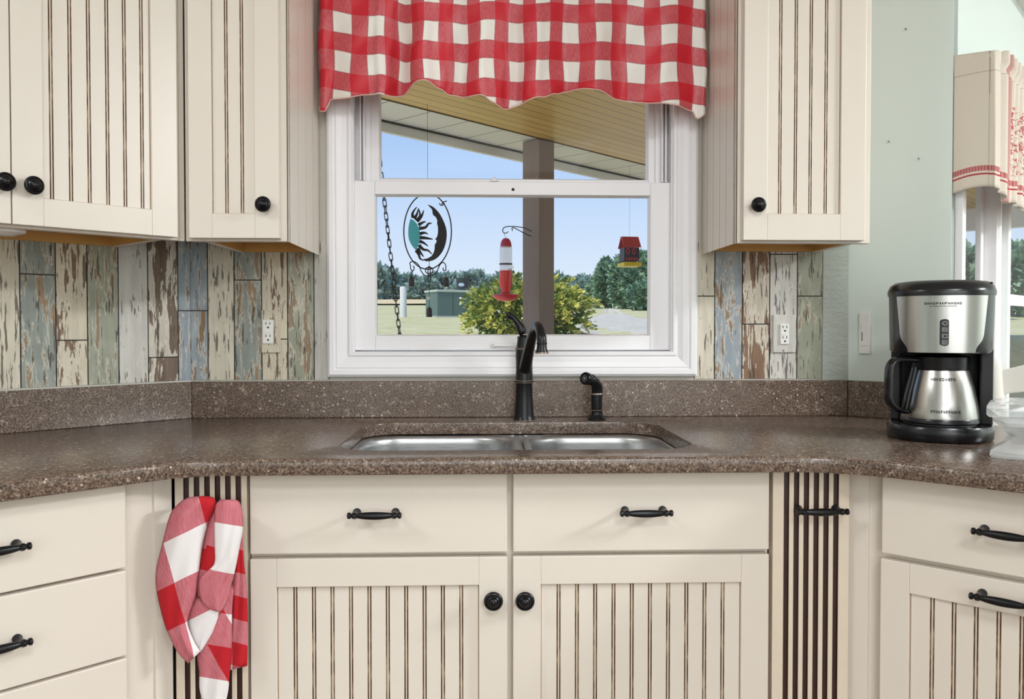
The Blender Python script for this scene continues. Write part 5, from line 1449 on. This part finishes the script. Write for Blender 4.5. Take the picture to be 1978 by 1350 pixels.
b = MB(); x = pb.x-.05+r0; b.tube([(x-.01, YU+.05, zt2+hb*.92), (x+.13, YU+.05, zt2+hb*1.02), (x+.22, YU+.05, zt2+hb*.80), (x+.24, YU+.05, zt2+hb*.45)], .024, 8, sub=4); b.build('handle', bpy.data.materials['dark_pail'], t, smooth=180)
b = MB(); b.lathe([(.035, -.01), (.09, 0), (.03, .006)], (pb.x-.09, YU+.1-r0*.97, zt2+hb*.45), 'Y', 20, sy=.6); b.build('sticker', plain('pale_sticker', lin(170, 190, 200), .5), t)
p = u_(779, 600); yb = 22.
p = u_(779, 604, yb); r = 6.6*yb/1612
b = MB(); b.lathe([(r, gz(yb)-.05), (r, u_(779, 556, yb).z), (r*.8, u_(779, 553.5, yb).z), (r*.2, u_(779, 553, yb).z)], (p.x, yb, 0), n=24)
tag(b.build('bollard', plain('weathered_white_pipe', lin(204, 206, 200), .6), smooth=50), 'white capped pipe bollard standing on the lawn', 'bollard')

# far end of the porch as seen through the nook window
q = Vector((pc.x, pc.y, 0)) + e2*5.5
struct(MB(frame((C_.x, C_.y, 0), math.degrees(math.atan2((q-C_).y, (q-C_).x)))).box(0, (q-C_).length+.3, 0, .12, ZP-.22, ZP+.1).build('porch_beam', M['trim']))
random.seed(77)
tree('dark leafy tree seen through the narrow nook window', 1860, 640, 470, 150, 22, M['tree_near'], None, 4200, 71, .3)
tree('dark leafy tree seen through the right-edge nook window', 1985, 640, 460, 160, 24, M['tree_near'], None, 4200, 72, .3)

# ================================================================ CAMERA, LIGHT
cam = bpy.data.cameras.new('camera'); co = bpy.data.objects.new('camera', cam); C.objects.link(co)
co.matrix_world = Matrix(((RT.x, UP.x, -FW.x, 0), (RT.y, UP.y, -FW.y, 0), (RT.z, UP.z, -FW.z, ZC), (0, 0, 0, 1)))
cam.sensor_width = 36; cam.sensor_fit = 'HORIZONTAL'; cam.lens = 36*F/1978
cam.shift_y = (PY-675)/1978; cam.clip_start = .02; cam.clip_end = 2000
bpy.context.scene.camera = co

w = bpy.data.worlds.new('sky'); bpy.context.scene.world = w; w.use_nodes = True; nt = w.node_tree
bg = nt.nodes['Background']; tc = nt.nodes.new('ShaderNodeTexCoord'); sp = nt.nodes.new('ShaderNodeSeparateXYZ'); nt.links.new(tc.outputs['Generated'], sp.inputs[0])
rp = nt.nodes.new('ShaderNodeValToRGB'); nt.links.new(sp.outputs[2], rp.inputs[0]); el = rp.color_ramp.elements
st = [(0, lin(234, 242, 250)), (.06, lin(218, 233, 251)), (.16, lin(190, 216, 250)), (.26, lin(158, 196, 245)), (.6, lin(96, 150, 226))]
while len(el) < len(st): el.new(.5)
for x, (p_, c_) in zip(el, st): x.position = p_; x.color = c_
nt.links.new(rp.outputs[0], bg.inputs[0]); bg.inputs[1].default_value = 1.0
su = bpy.data.lights.new('sun', 'SUN'); su.energy = 3.6; su.angle = .01; su.color = (1, .96, .88); so = bpy.data.objects.new('sun', su); C.objects.link(so)
so.rotation_euler = Vector((.55, .50, -.95)).to_track_quat('-Z', 'Y').to_euler()
def area(name, p, sx, sy, pw, col, tgt=None):
    l = bpy.data.lights.new(name, 'AREA'); l.shape = 'RECTANGLE'; l.size = sx; l.size_y = sy; l.energy = pw; l.color = col
    o = bpy.data.objects.new(name, l); C.objects.link(o); o.location = p
    if tgt is not None: o.rotation_euler = (Vector(tgt)-Vector(p)).to_track_quat('-Z', 'Y').to_euler()
    return o
# unseen area lights: upper-left key read off the shadows, the others added fill
area('ceiling_key_fill', (-1.7, .2, 2.42), .5, .5, 20, (.94, .975, 1))
area('ceiling_key_fill', (.5, -.8, 2.42), .6, .6, 31, (.94, .975, 1))
area('ceiling_key_fill', (3.4, .35, 2.42), .6, .6, 165, (.94, .975, 1))  # added to brighten the left cabinet's window-side panel from the right
area('ceiling_key_fill', (.2, -2.4, 2.42), 1.2, 1.2, 28, (.94, .975, 1))
area('rear_fill', (.3, -3.5, 1.55), 3.6, 1.8, 52, (.95, .98, 1), (.2, 1, 1.1))  # added fill
sc = bpy.context.scene
sc.view_settings.view_transform = 'Standard'; sc.view_settings.look = 'None'; sc.view_settings.gamma = 1; sc.view_settings.exposure = 0
sc.view_settings.use_curve_mapping = False
sc.cycles.max_bounces = 8; sc.cycles.transparent_max_bounces = 16
